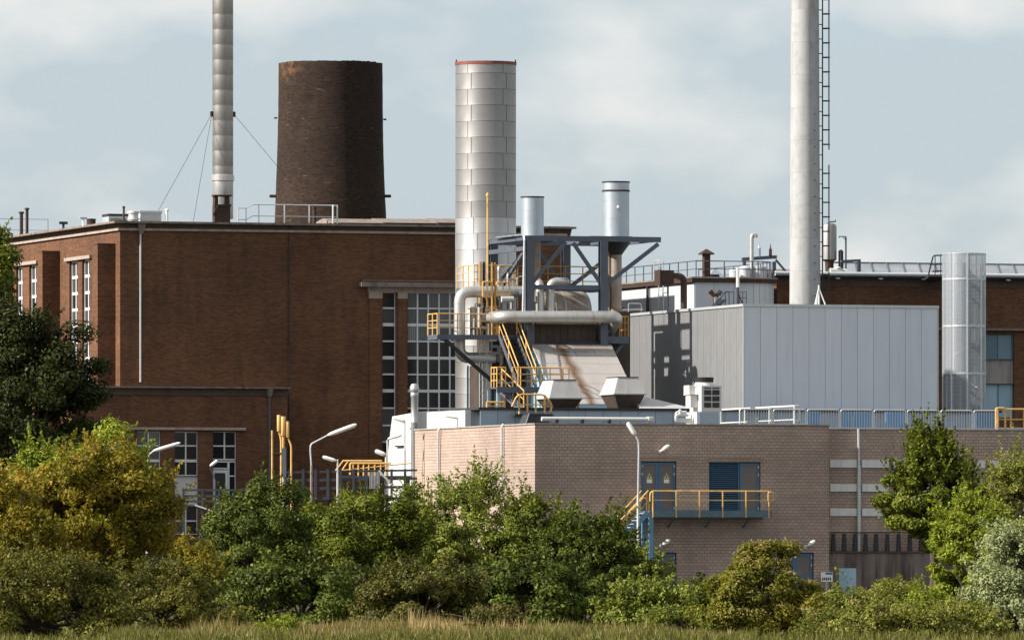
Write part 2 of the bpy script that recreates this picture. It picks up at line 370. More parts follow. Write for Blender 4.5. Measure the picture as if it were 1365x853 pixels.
def railing(t, pts, h, mat, r=.03, gap=1.5, mids=(.5,), toe=0, mat_toe=None, name=''):
    pts = [Vector(p) for p in pts]; up = Vector((0, 0, h))
    t.part(name + 'top_rail', MB().tube([p + up for p in pts], r, 6), mat)
    for m in mids: t.part(name + 'mid_rail', MB().tube([p + up * m for p in pts], r * .75, 5), mat)
    if toe: 
        b = MB()
        for p, q in zip(pts, pts[1:]): b.bar(p + Vector((0, 0, toe / 2)), q + Vector((0, 0, toe / 2)), .02, toe)
        t.part(name + 'toe_board', b, mat_toe or mat)
    for i, (p, q) in enumerate(zip(pts, pts[1:])):
        n = max(1, round((q - p).length / gap))
        for k in range(n + (1 if i == len(pts) - 2 else 0)):
            s = p + (q - p) * (k / n); t.part(name + 'post', MB().tube([s, s + up], r, 6), mat)
def stairs(t, p0, p1, wv, n, mat_s, mat_t, mat_r, rail_h=1.0, rails=(0, 1), tl=.24, wood=.02):
    p0, p1, wv = Vector(p0), Vector(p1), Vector(wv); run = p1 - p0; fl = Vector((run.x, run.y, 0)).normalized()
    for k in (0, 1): t.part('stringer', MB().bar(p0 + wv * k, p1 + wv * k, .05, .24), mat_s)
    for i in range(n):
        c = p0 + run * ((i + .5) / n); a = c - fl * tl / 2
        t.part('tread', MB().ext([a + wv * .03, a + wv * .97, a + wv * .97 + fl * tl, a + wv * .03 + fl * tl], (0, 0, .035)), mat_t)
    for k in rails:
        o = wv * k; u = Vector((0, 0, rail_h))
        t.part('handrail', MB().tube([p0 + o + u, p1 + o + u], .032, 6), mat_r)
        t.part('mid_rail', MB().tube([p0 + o + u * .52, p1 + o + u * .52], .024, 5), mat_r)
        for q in (0.02, .5, .98): t.part('rail_post', MB().tube([p0 + run * q + o, p0 + run * q + o + u], .03, 6), mat_r)
def ladder(t, p0, p1, wv, mat, step=.3, cage=None, name='ladder', hoop_mat=None):
    p0, p1, wv = Vector(p0), Vector(p1), Vector(wv); b = MB()
    for k in (0, 1): b.tube([p0 + wv * k, p1 + wv * k], .028, 6)
    n = int((p1 - p0).length / step)
    for i in range(1, n): q = p0 + (p1 - p0) * (i / n); b.tube([q, q + wv], .016, 5)
    l = t.part(name, b, mat)
    return l

# ------------------------------------------------------------------ ground
m_ground, gt, gb = base_mat('meadow_soil'); gtc = nd(gt, 'ShaderNodeTexCoord')
gt.links.new(mixc(gt, ramp(gt, noise(gt, gtc.outputs['Object'], .25, 6), .35, .65), (.045, .055, .018), (.11, .095, .045)), gb.inputs['Base Color']); gb.inputs['Roughness'].default_value = 1.0; gb.inputs['Specular IOR Level'].default_value = 0.0
struct('ground', MB().add([(-4000, -500, 0), (4000, -500, 0), (4000, 9000, 0), (-4000, 9000, 0)], [(0, 1, 2, 3)]), m_ground)
struct('yard', MB().add([(-70, 372, .006), (80, 372, .006), (80, 500, .006), (-70, 500, .006)], [(0, 1, 2, 3)]), M('asphalt', (.045, .043, .04), .95, var=.2, sc=.6, spec=.05))

# ------------------------------------------------------------------ brick hall (left)
FH = Fr(160, 450)
hz = FH.z(160, 297); UH = FH.u(752); VH = 34.0
hall = T('brick_hall', 'tall dark red-brown brick hall with flat roof and long white strip windows', 'building', FH)
zt = lambda py, px=300: FH.z(px, py)
nwin = (FH.u(510), FH.u(528), zt(606, 520), zt(390, 520)); bwin = (FH.u(543.5), FH.u(658), zt(606, 570), zt(390, 570))
wl = MB().wall(0, UH, 0, hz - .25, [nwin, bwin], 0, .5)
wl.box(UH - .5, UH, .5, VH, 0, hz - .25); wl.box(0.5, UH - .5, VH - .5, VH, 0, hz - .25)
hall.part('wall', wl, m_brick, label='dark brick front wall of the hall')
sw = []                                     # strip windows of the left wall: v range and height range
for a, b, yt, yb in ((119.5, 109.5, 346, 512), (103.5, 92.5, 348, 512), (48.5, 39, 353, 512), (30, 21.5, 356, 512)):
    v0, v1 = FH.s(a, 400)[0], FH.s(b, 400)[0]; sw.append((v0, v1, FH.s(b, yb)[1] - .4, FH.s((a + b) / 2, yt)[1]))
hall.part('side_wall', MB(swap).wall(.5, VH - .5, 0, hz - .25, sw, 0, .5), m_brick, label='sunlit brick side wall with strip windows')
hall.part('roof', MB().box(-.42, UH + .55, -.42, VH + .3, hz - .03, hz + .07), m_ledge)
hall.part('roof_felt', MB().box(-.2, UH + .3, -.2, VH, hz + .07, hz + .09), m_felt)
fz0 = zt(309)
hall.part('frieze', MB().wall(-.05, UH + .05, fz0 + .12, hz - .03, [], -.05, -.003).box(-.05, -.003, -.003, VH, fz0 + .12, hz - .03), m_frieze)
hall.part('ledge', MB().box(-.13, UH + .13, -.13, -.002, fz0, fz0 + .12).box(-.13, -.002, -.002, VH, fz0, fz0 + .12), m_stone)
hall.part('eave_bracket', MB().hull([(UH, .2, hz - 1.6), (UH + .12, .2, hz - 1.6), (UH + .12, 6, hz - 1.6), (UH, 6, hz - 1.6)], [(UH, .2, hz - .04), (UH + .5, .2, hz - .04), (UH + .5, 6, hz - .04), (UH, 6, hz - .04)]), m_frieze)
vb1, vb2 = FH.s(154, 400)[0], FH.s(80, 400)[0]
for k in range(3):
    v0 = vb1 + (vb2 - vb1) * k; zt_ = hz - 1.05
    hall.part('buttress', MB().box(-.97, 0, v0, v0 + .95, 0, zt_ - .06).box(-1.0, 0, v0 - .03, v0 + .98, zt_ - .06, zt_), m_brick)
for i in (0, 2):
    a, b = sw[i], sw[i + 1]
    hall.part('lintel', MB(swap).box(a[0] - .5, b[1] + .55, -.16, -.002, a[3] + .02, a[3] + .2), m_stone)
for q in sw:
    n = 8; window(hall, q[0], q[1], q[2], q[3], .14, 2, n, m_wframe, m_glass, side=True, fw=.12, thick=range(n + 1), gl=lambda i, j: m_blind if (i + j) % 3 else m_glass)
rows = [zt(y, 560) for y in (606, 589, 567, 544, 521, 499, 477, 455, 433, 411, 390)]
bl = lambda i, j: m_blind if j >= 7 and (i + j) % 5 else m_glass
window(hall, bwin[0], bwin[1], 0, 0, .16, 8, rows, m_wframe, m_glass, fw=.075, thick=(4, 6, 8), gl=bl)
window(hall, nwin[0], nwin[1], 0, 0, .16, 1, rows, m_wframe, m_glass, fw=.085, thick=(4, 6, 8))
hall.part('lintel_band', MB().box(FH.u(490), FH.u(660), -.05, -.002, zt(390, 540), zt(382, 540)), m_stone)
for a, b in ((491, 509), (529.5, 542.5)):
    hall.part('pilaster_cap', MB().box(FH.u(a), FH.u(b), -.12, -.052, zt(398, 520), zt(389, 520)), m_stone)
    hall.part('pilaster', MB().box(FH.u(a + 1), FH.u(b - 1), -.08, -.002, 0, zt(398, 520)), m_brick)
hall.part('canopy', MB().box(FH.u(478), FH.u(662), -.55, -.003, zt(383, 540), zt(377, 540)), m_ledge)
for i in range(44):
    u = FH.u(482) + i * .152
    hall.part('canopy_tile', MB().tube([(u, -.52, zt(376, 540)), (u, -.05, zt(373.5, 540))], .065, 6), m_frieze)
hall.part('downpipe', MB().tube([(FH.u(186.5), -.1, zt(510)), (FH.u(186.5), -.1, zt(312))], .05, 8), m_galv, smooth=True)
hall.part('rain_hopper', MB().hull([(FH.u(184.5), -.22, zt(313)), (FH.u(189.5), -.22, zt(313)), (FH.u(189.5), -.01, zt(313)), (FH.u(184.5), -.01, zt(313))],
                                  [(FH.u(182.5), -.32, zt(300)), (FH.u(192.5), -.32, zt(300)), (FH.u(192.5), -.01, zt(300)), (FH.u(182.5), -.01, zt(300))]), m_ledge)
hall.part('lightning_conductor', MB().tube([(FH.u(384.5), -.18, zt(298)), (FH.u(384.5), -.04, zt(309)), (FH.u(384.5), -.04, zt(640))], .025, 5), m_dark)

# lower brick annex in front of the hall
VA = -1.8
az = FH.z(250, 517, VA); aL, aR = FH.u(96, VA), FH.u(383, VA)
annex = T('brick_annex', 'low flat-roofed brick annex with white gridded windows below the hall', 'building', FH, (aL, VA, 0))
A = lambda px: FH.u(px, VA)
ZA = lambda py: FH.z(250, py, VA)
wins = {'w0': (A(132), A(163), ZA(656), ZA(575)), 'w1': (A(183), A(214), ZA(652), ZA(575)), 'w2': (A(233), A(264), ZA(634), ZA(575)), 'w3': (A(284), A(315), ZA(668), ZA(575)), 'w4': (A(233), A(264), ZA(712), ZA(674)), 'w5': (A(284), A(315), ZA(712), ZA(682))}
pan = (A(233), A(264), ZA(673), ZA(634.5))
annex.part('wall', MB().wall(aL, aR, 0, az - .08, list(wins.values()) + [pan], VA, VA + .4).box(aL, aL + .4, VA + .4, -.01, 0, az - .08).box(aR - .4, aR, VA + .4, -.01, 0, az - .08), m_brick)
annex.part('roof', MB().box(aL - .2, aR + .12, VA - .3, -.005, az - .02, az + .07), m_ledge)
annex.part('frieze', MB().box(aL - .03, aR + .03, VA - .06, VA - .002, ZA(527), az - .02), m_frieze)
annex.part('lintel', MB().box(A(128), A(327), VA - .18, VA - .003, ZA(573), ZA(569.5)), m_stone)
annex.part('downpipe', MB().tube([(A(358.5), VA - .1, .1), (A(358.5), VA - .1, ZA(525))], .06, 8), m_steel)
annex.part('rain_hopper', MB().hull([(A(356), VA - .2, ZA(528)), (A(361), VA - .2, ZA(528)), (A(361), VA - .07, ZA(528)), (A(356), VA - .07, ZA(528))], [(A(354.5), VA - .3, ZA(517)), (A(362.5), VA - .3, ZA(517)), (A(362.5), VA - .07, ZA(517)), (A(354.5), VA - .07, ZA(517))]), m_ledge)
d = VA + .13
q = wins['w0']; window(annex, q[0], q[1], 0, 0, d, 2, [ZA(y) for y in (656, 635, 614, 594, 575)], m_wframe, m_glass, thick=(2,))
q = wins['w1']; window(annex, q[0], q[1], 0, 0, d, 2, [ZA(y) for y in (652, 633.5, 614, 594, 575)], m_wframe, m_glass, thick=(2,))
q = wins['w2']; window(annex, q[0], q[1], 0, 0, d, 2, [ZA(y) for y in (633.5, 614, 594, 575.5)], m_wframe, m_glass, thick=(1,))
annex.part('infill_panel', MB().box(pan[0], pan[1], VA + .1, VA + .16, pan[2], pan[3]), m_white, label='white panel under the middle annex window')
q = wins['w3']; window(annex, q[0], q[1], 0, 0, d, [q[0], q[0] + (q[1] - q[0]) * .52, q[1]], [ZA(y) for y in (612, 594, 575)], m_wframe, m_glass)
xm = q[0] + (q[1] - q[0]) * .68
window(annex, xm + .04, q[1], 0, 0, d + .012, 1, [ZA(y) for y in (668, 634, 615)], m_wframe, m_glass)
window(annex, q[0], xm, 0, 0, d + .014, 1, [ZA(y) for y in (624, 615)], m_wframe, m_glass)
dr = annex.part('door', MB().wall(q[0], xm - .02, ZA(668), ZA(626), [(q[0] + .12, xm - .14, ZA(664), ZA(630))], d + .01, d + .09), m_wframe)
annex.part('pane', MB().box(q[0] + .1, xm - .12, d + .04, d + .05, ZA(665), ZA(629)), m_glass, dr)
q = wins['w4']; window(annex, q[0], q[1], 0, 0, d, 2, [ZA(y) for y in (712, 694, 674)], m_wframe, m_glass)
q = wins['w5']; window(annex, q[0], q[1], 0, 0, d, 2, [ZA(y) for y in (712, 682)], m_wframe, m_glass)

# things on the hall roof
def HP(px, py, v): return FH.p(px, py, v)
ry = hz + .09
IV = lambda px: FH.s(px, 300)[0] + 1.2      # depth at which a picture column lies well inside the roof edge
def roof_pipe(px, top, v, r, label, mat, cap='cowl', grp='small vents on the brick hall roof', cat='vent pipe'):
    x, y, z = HP(px, top, v)
    t = T('vent_pipe', label, cat, FH, (x, y, ry), grp)
    t.part('shaft', MB().lathe(x, y, [(r * 1.25, ry), (r * 1.25, ry + .1), (r, ry + .12), (r, z - .12)], 12), mat, smooth=True)
    if cap == 'cowl': t.part('cap', MB().lathe(x, y, [(r * .9, z - .12), (r * 1.7, z - .1), (r * 1.5, z - .02), (r * .3, z)], 12), mat)
    elif cap == 'tee': t.part('cap', MB().tube([(x - r * 3.2, y, z - .07), (x + r * 3.2, y, z - .07)], r * 1.1, 8), mat)
    elif cap == 'ring': t.part('cap', MB().lathe(x, y, [(r, z - .12), (r * 1.25, z - .1), (r * 1.25, z), (r, z)], 12), mat)
roof_pipe(28.5, 282, IV(28.5), .1, 'shorter rusty vent pipe by the far left roof railing', m_rust)
roof_pipe(36, 277, IV(36), .085, 'taller rusty vent pipe by the far left roof railing', m_rust)
roof_pipe(84.5, 295.5, IV(84.5), .07, 'tiny dark cowl on the left part of the hall roof', m_dark, 'tee')
roof_pipe(111, 288.5, IV(111), .06, 'short tee-shaped vent next to the rusty drum on the hall roof', m_galv, 'tee')
roof_pipe(165, 275, 4, .06, 'slim rust-brown pipe rising between the roof fan boxes', m_rust, 'ring')
roof_pipe(222.5, 278.5, 4, .07, 'white capped vent right of the white roof box', m_lampw, 'cowl')
x, y, z = HP(121.5, 292, IV(121.5))
dm = T('roof_drum', 'low rust-brown round drum vent on the hall roof', 'roof vent', FH, (x, y, ry))
dm.part('drum', MB().lathe(x, y, [(.24, ry), (.24, z - .04), (.27, z - .03), (.27, z), (.1, z + .02)], 20), m_rust)
def roof_box(px0, px1, top, v, dep, label, mat, lid):
    x0, x1, z = FH.u(px0, v), FH.u(px1, v), HP(px0, top, v)[2]
    t = T('roof_unit', label, 'roof unit', FH, ((x0 + x1) / 2, v, ry), 'ventilation boxes on the hall roof')
    t.part('casing', MB().box(x0, x1, v, v + dep, ry, z - .12), mat)
    t.part('lid', MB().box(x0 - .04, x1 + .04, v - .04, v + dep + .04, z - .12, z), lid)
    for k in range(4):
        t.part('louvre', MB().box(x0 + .08, x1 - .08, v - .02, v, ry + .08 + k * .07, ry + .11 + k * .07), lid)
roof_box(145, 171, 285, 5, 1.2, 'long grey ventilation box at the hall roof corner', m_galv, m_dark)
roof_box(187, 215, 281, 4, 1.2, 'white ventilation box with grey lid on the hall roof', m_white, m_galv)
x, y, z = HP(178, 281, 3.2)
fn = T('roof_fan', 'round white roof fan between two ventilation boxes', 'roof fan', FH, (x, y, ry))
fn.part('housing', MB().lathe(x, y, [(.3, ry), (.3, ry + .12), (.26, ry + .14), (.26, z - .16), (.31, z - .14), (.31, z - .03), (.12, z)], 20), m_white, smooth=True)
fn.part('collar', MB().lathe(x, y, [(.315, ry + .2), (.33, ry + .2), (.33, ry + .28), (.315, ry + .28)], 20), m_galv)
lr = T('roof_railing', 'thin grey roof railing at the far left of the hall', 'railing', FH, HP(1, 305, 26)[:2] + (ry,))
railing(lr, [(FH.u(-4, 26), 26, ry), (FH.u(64, 26), 26, ry)], HP(30, 292, 26)[2] - ry, m_galv, .025, 1.6, (.45,))
rr = T('roof_railing', 'white stepped roof railing beside the dark round tower', 'railing', FH, (FH.u(318, 2), 2, ry))
h0 = HP(400, 273.5, 2)[2] - ry
b = MB()
rr.part('top_rail', MB().tube([(FH.u(317, 2), 2, ry + h0 - .2), (FH.u(328, 2), 2, ry + h0 - .2), (FH.u(337, 2), 2, ry + h0), (FH.u(450, 2), 2, ry + h0)], .03, 6), m_galv)
rr.part('mid_rail', MB().tube([(FH.u(317, 2), 2, ry + h0 * .42 - .2), (FH.u(328, 2), 2, ry + h0 * .42 - .2), (FH.u(337, 2), 2, ry + h0 * .42), (FH.u(450, 2), 2, ry + h0 * .42)], .024, 6), m_galv)
for px in (317.5, 328, 345, 379, 412, 444, 449.5): rr.part('post', MB().tube([(FH.u(px, 2), 2, ry), (FH.u(px, 2), 2, ry + h0 - (.2 if px < 330 else 0))], .045 if px > 370 else .03, 6), m_white if px > 370 else m_galv)
rr.part('end_post', MB().tube([(FH.u(438, 2), 1.2, ry), (FH.u(438, 2), 1.2, ry + h0 - .12), (FH.u(444, 2), 2, ry + h0)], .045, 6), m_white)
x, y, z = HP(419, 276, 4)
roof_pipe(419, 276, 4, .1, 'rusty pipe behind the white stepped roof railing', m_rust, 'ring')
for k, (a, b_, lab) in enumerate(((446, 508, 'roof light monitor beside the dark tower on the hall roof'), (512, 580, 'middle roof light monitor left of the tall silver stack'), (584, 640, 'roof light monitor partly behind the tall silver stack'))):
    v = 3.0; x0, x1 = FH.u(a, v), FH.u(b_, v); zt1 = HP(a, 289.5, v)[2]
    t = T('roof_monitor', lab, 'skylight', FH, ((x0 + x1) / 2, v, ry), 'roof monitors in a row on the hall roof')
    t.part('frame', MB().box(x0, x1, v, v + 4, ry, zt1 - .3), m_frieze)
    t.part('glazing', MB().box(x0 + .1, x1 - .1, v - .03, v, ry + .06, zt1 - .34), m_glass)
    t.part('roof', MB().hull([(x0 - .1, v - .2, zt1 - .3), (x1 + .1, v - .2, zt1 - .3), (x1 + .1, v + 4.2, zt1 - .3), (x0 - .1, v + 4.2, zt1 - .3)], [(x0 - .05, v + 1.9, zt1), (x1 + .05, v + 1.9, zt1), (x1 + .05, v + 2.1, zt1), (x0 - .05, v + 2.1, zt1)]), m_ledge)
    t.part('end_block', MB().box(x1 + .0, x1 + .16, v - .25, v + .1, ry, zt1 - .28), m_steel)

# slim silver chimney on the roof with its base and guy wires
SX, SY, _ = W(297, 300, 464)
vch = FH.V @ (np.array([SX, SY]) - FH.o); uch = FH.U @ (np.array([SX, SY]) - FH.o)
chz = lambda py: W(297, py, 464)[2]
ch = T('silver_chimney', 'slim tall silver chimney with guy wires rising from the hall roof', 'chimney', FH, (uch, vch, ry))
rad = 13.9 * 464 / F
ys = [292, 262.5] + [242 - 20.2 * k for k in range(0, 16)]
for i in range(len(ys) - 1):
    z0, z1 = chz(ys[i]), chz(ys[i + 1])
    ch.part('stack_section', MB().lathe(uch, vch, [(rad * .985, z0), (rad, z0 + .02), (rad, z1 - .03), (rad * 1.012, z1 - .025), (rad * 1.012, z1)], 28), m_alumb if i < 2 else m_alumm, smooth=True)
ch.part('flange', MB().lathe(uch, vch, [(rad * 1.01, chz(242)), (rad * 1.1, chz(241)), (rad * 1.1, chz(234)), (rad * 1.01, chz(233))], 28), m_pipe)
fp = lambda px, py, dv=-1.0: FH.p(px, py, vch + dv)
ch.part('base_block', MB().box(FH.u(286, vch - 1), FH.u(307, vch - 1), vch - 1.0, vch - .56, ry, fp(300, 274)[2]), m_rust, label='rust-brown masonry block at the chimney foot')
ch.part('inspection_door', MB().box(FH.u(284.5, vch - 1), FH.u(308.5, vch - 1), vch - 1.08, vch - .6, fp(300, 262)[2], fp(300, 260)[2]).box(FH.u(286.5, vch - 1), FH.u(291, vch - 1), vch - 1, vch - .56, fp(300, 274)[2], fp(300, 262)[2]).box(FH.u(302, vch - 1), FH.u(306, vch - 1), vch - 1, vch - .56, fp(300, 274)[2], fp(300, 262)[2]), m_rust)
ch.part('bracket', MB().bar(fp(284.5, 287), fp(291, 274), .12).bar(fp(291, 274), fp(308, 274), .12), m_rust)
for k, (a, b_, vv) in enumerate((((282.5, 152), (211, 281), -2), ((282.5, 152), (257, 296), -9), ((311.5, 152), (402, 262), 14))):
    p = (FH.u(a[0], vch), vch, chz(a[1])); q = FH.p(b_[0], b_[1], vch + vv)
    if k == 2: q = (FH.u(455, vch + vv), vch + vv, ry)
    elif q[2] < ry or k == 1: q = (q[0], q[1], ry)
    ch.part('guy_wire', MB().tube([p, q], .012, 5), m_dark)
for px in (282.5, 311.5): ch.part('wire_lug', MB().box(FH.u(px - 2, vch), FH.u(px + 2, vch), vch - .08, vch + .08, chz(156), chz(149)), m_rust)

# round dark brick tower
TX, TY, _ = W(440.5, 300, 497)
tz = lambda py: W(440, py, 497)[2]
tw = T('brick_tower', 'squat round tower of dark sooty bricks tapering towards its open top', 'tower', W0, (TX, TY, 0))
rng = np.random.default_rng(5)
px_m = 497 / F
zb, ztop = 0.0, tz(85); nr, na = 90, 120
vs_, fs_ = [], []
bumps = [(rng.uniform(3.3, 6.1), rng.uniform(21, 27.5), rng.uniform(.25, .7), rng.uniform(-.05, -.02)) for _ in range(4)] + [(4.35, tz(140), .35, -.12), (4.1, tz(178), .4, -.12)]
for i in range(nr + 1):
    z = zb + (ztop - zb) * i / nr; py = 754 - (z - ZC) / px_m
    r = (69.3 + (py - 85) * (74.2 - 69.3) / (290 - 85) - 1.3 * math.sin(max(0, min(1, (py - 85) / 205)) * math.pi)) * px_m
    for k in range(na):
        a = 2 * math.pi * k / na; dr = .008 * math.sin(3 * a + z * .7) + rng.normal(0, .004)
        for ba, bz, bs, bd in bumps: dr += bd * math.exp(-(((a - ba) * 3.3) ** 2 + (z - bz) ** 2) / bs ** 2)
        zz = z + (rng.normal(0, .012) if i == nr else 0) + (.0 if i < nr else .015 * math.sin(5 * a))
        vs_.append((TX + (r + dr) * math.cos(a), TY + (r + dr) * math.sin(a), zz))
for i in range(nr):
    for k in range(na):
        k2 = (k + 1) % na; fs_.append((i * na + k, i * na + k2, (i + 1) * na + k2, (i + 1) * na + k))
n0 = len(vs_)
for k in range(na):
    a = 2 * math.pi * k / na; vs_.append((TX + (69.3 * px_m - .45) * math.cos(a), TY + (69.3 * px_m - .45) * math.sin(a), ztop))
for k in range(na): vs_.append((TX + (69.3 * px_m - .45) * math.cos(2 * math.pi * k / na), TY + (69.3 * px_m - .45) * math.sin(2 * math.pi * k / na), ztop - 6))
for k in range(na):
    k2 = (k + 1) % na; fs_.append((nr * na + k, nr * na + k2, n0 + k2, n0 + k)); fs_.append((n0 + k, n0 + k2, n0 + na + k2, n0 + na + k))
tw.part('shell', MB().add(vs_, fs_), m_tower, smooth=True)
for a, py in ((math.pi, 158), (0, 160), (0, 262), (math.pi, 262)):
    r = (72 if py < 200 else 74) * px_m
    tw.part('iron_hook', MB().tube([(TX + math.cos(a) * r * .98, TY - .4, tz(py)), (TX + math.cos(a) * (r + (.12 if py < 200 else .3)), TY - .4, tz(py))], .05 if py < 200 else .09, 6), m_rust)

# ------------------------------------------------------------------ big clad stack behind the boiler
KX, KY, _ = W(647.5, 300, 447)
kz = lambda py: W(647, py, 447)[2]
kr = 40.3 * 447 / F
big = T('clad_stack', 'wide silver stack clad in riveted sheet panels with red rim', 'chimney', W0, (KX, KY, 0))
big.part('inner_shell', MB().lathe(KX, KY, [(kr - .05, 0), (kr - .05, kz(86))], 40), m_dark)
ph = 21.3 * 447 / F
NP = 5; pm = {}
def panel_mesh(h, mat, key):
    if key in pm: return pm[key]
    b = MB(); w = 2 * math.pi / NP - .008; n = 12; g = .012
    prof = [(kr - .03, 0), (kr + g, 0), (kr + .004, .06), (kr + .004, h - .015), (kr - .03, h - .015)]
    b.lathe(0, 0, prof, n, caps=False, a0=0, a1=w)
    # rolled lip at the seam
    b.box(kr + .0, kr + .02, 0, .03, 0, h - .015)
    me = b.mesh('cladding_panel', smooth=True); me.materials.append(mat); pm[key] = me; return me
z = kz(86) - ph * .62; row = 0; zs_ = [(kz(86) - ph * .62, ph * .62)]
while z > ph: z -= ph; zs_.append((z, ph))
zs_.append((0, z))
for row, (z0, h) in enumerate(zs_):
    br = 10 <= row <= 14
    me = panel_mesh(h, m_alumb if br else m_alum, (round(h, 3), br))
    for k in range(NP):
        big.inst('cladding_panel', me, (KX, KY, z0), 2 * math.pi * k / NP - 2.2 + (.12 if row % 2 else -.02) + (.22 if row > 9 else 0))
big.part('red_rim', MB().lathe(KX, KY, [(kr + .03, kz(87.5)), (kr + .03, kz(83.5)), (kr - .15, kz(83.2)), (kr - .15, kz(87.5))], 40, caps=False), M('flaking_red_paint', (.22, .055, .045), .7, var=.3, sc=3, patch=.9, dirt=(.14, .12, .11)), smooth=True)
for a in (-2.9, -.2): big.part('rim_spike', MB().tube([(KX + kr * math.cos(a), KY + kr * math.sin(a), kz(86)), (KX + kr * math.cos(a), KY + kr * math.sin(a), kz(80.5))], .04, 6), m_rust)

# ------------------------------------------------------------------ low blue-grey hall behind the beige block
FL = Fr(640, 421.5)
lz = FL.z(760, 543.5); DL = 3.85
low = T('low_hall', 'low flat-roofed hall with blue-grey cladding boards behind the beige block', 'building', FL)
UL = FL.u(1332)
low.part('core', MB().box(.3, UL - .02, .05, DL, 0, lz - .12), m_bluec)
low.part('roof', MB().box(-.1, UL + .1, -.12, DL, lz - .12, lz), m_dark)
low.part('rear_wing', MB().box(.4, 9.5, DL + .01, 11.3, 0, lz - .02), m_felt)
n = 30; pw = UL / n
me = MB().box(0, pw - .02, -.005, .045, 0, lz - .13).mesh('cladding_panel'); me.materials.append(m_bluec)
for i in range(n): low.inst('cladding_panel', me, (i * pw + .01, 0, 0))
u0, u1 = FL.u(850, 1.0), FL.u(922, 1.0)
low.part('pitched_skirt_roof', MB().hull([(u0, .5, lz), (u1, .5, lz), (u1, 3.6, lz), (u0, 3.6, lz)], [(u0, 2.2, lz + .75), (u0 + .3, 2.2, lz + .72), (u0 + .3, 3.4, lz + .72), (u0, 3.4, lz + .75)]), m_hoodw)
def hood_vent(pa, pb, pc, ytop, ymid, label):
    v = .8; dep = 2.2
    u0, u1 = FL.u(pb, v), FL.u(pc, v); zm, z1 = FL.z(pb, ymid, v), FL.z(pb, ytop, v + .4)
    t = T('roof_ventilator', label, 'roof ventilator', FL, ((u0 + u1) / 2, v + dep / 2, lz), 'twin hood vents on the low roof')
    def rect(i, z): return [(u0 + i, v + i, z), (u1 - i, v + i, z), (u1 - i, v + dep - i, z), (u0 + i, v + dep - i, z)]
    t.part('upper_hood', MB().hull(rect(-.02, zm + .03), rect(.27, z1 - .04)), m_hoodw)
    t.part('drip_rim', MB().box(u0 - .05, u1 + .05, v - .05, v + dep + .05, zm - .03, zm + .03), m_hoodw)
    t.part('lower_funnel', MB().hull(rect(.3, lz), rect(.02, zm - .03)), m_boiler)
    t.part('top_lid', MB().hull(rect(.24, z1 - .04), rect(.25, z1)), m_dark)
hood_vent(713, 733, 777, 505.5, 530.5, 'left hood vent with white upper half beside yellow railing')
hood_vent(797, 819, 860, 502, 525, 'right hood vent with dark lower funnel on low roof')

# ------------------------------------------------------------------ boiler house: steel frame, boiler, hood, pipes
FP = Fr(706, 435)
P = FP.p
DP = 6.0
fz = FP.z(706, 321)
u_r, u_o = FP.u(804), FP.u(880)
base = lz + .02
frame = T('boiler_gantry', 'open dark blue-grey steel frame with diagonal braces around the boiler', 'gantry', FP, (0, 0, 0))
for u, v in ((0, 0), (u_r, 0), (0, DP), (u_r, DP)):
    b = MB().box(u - .2, u + .2, v - .2, v - .16, 0, fz).box(u - .2, u + .2, v + .16, v + .2, 0, fz).box(u - .02, u + .02, v - .16, v + .16, 0, fz)
    frame.part('column', b, m_steel)
for v in (-.02, DP + .02):
    frame.part('top_beam', MB().box(-.25, u_o, v - .12, v + .12, fz + .002, fz + .26), m_steel)
    frame.part('mid_beam', MB().box(.2, u_r - .2, v - .1, v + .1, FP.z(750, 386), FP.z(750, 380)), m_steel)
for u in (-.14, u_r, u_o - .15, 1.9, 5.3): frame.part('cross_beam', MB().box(u - .1, u + .1, .12, DP - .12, fz + .03, fz + .23), m_steel)
frame.part('side_beam', MB().box(-.3, -.18, 0, DP, fz - .5, fz - .28), m_steel)
frame.part('side_beam', MB().box(-.25, -.05, .2, DP - .2, FP.z(706, 383) - .3, FP.z(706, 383) - .05), m_steel)
for v, dm_ in ((-.03, .2), (DP, .2)):
    zz = lambda py: FP.z(750, py)
    frame.part('brace', MB().bar((FP.u(710), v, zz(377)), (FP.u(754), v, zz(323)), .16, .17), m_steel)
    frame.part('brace', MB().bar((FP.u(764), v + .003, zz(324)), (FP.u(801), v + .003, zz(378)), .16, .17), m_steel)
    frame.part('brace', MB().bar((FP.u(806), v, zz(380)), (FP.u(877), v, zz(324)), .16, .19), m_steel)
frame.part('brace', MB().bar((-.1, .3, FP.z(700, 332)), (-.1, 4.6, FP.z(700, 383)), .15, .17), m_steel)
frame.part('top_plate', MB().box(3.4, 5.6, .4, 3.2, fz + .262, fz + .3), m_steel)
frame.part('top_plate', MB().box(-.4, 1.6, 1.6, 4.4, fz + .262, fz + .3), m_steel)
for px, py in ((721, 324), (716, 322)): frame.part('conduit', MB().tube(bend([(-.33, 4.5, fz + .3), (-.33, .2, fz + .3), (-.33, -.15, fz + .2), (-.33 - (px - 716) * .02, -.2, FP.z(700, 415))], .2), .05, 6), m_galv)

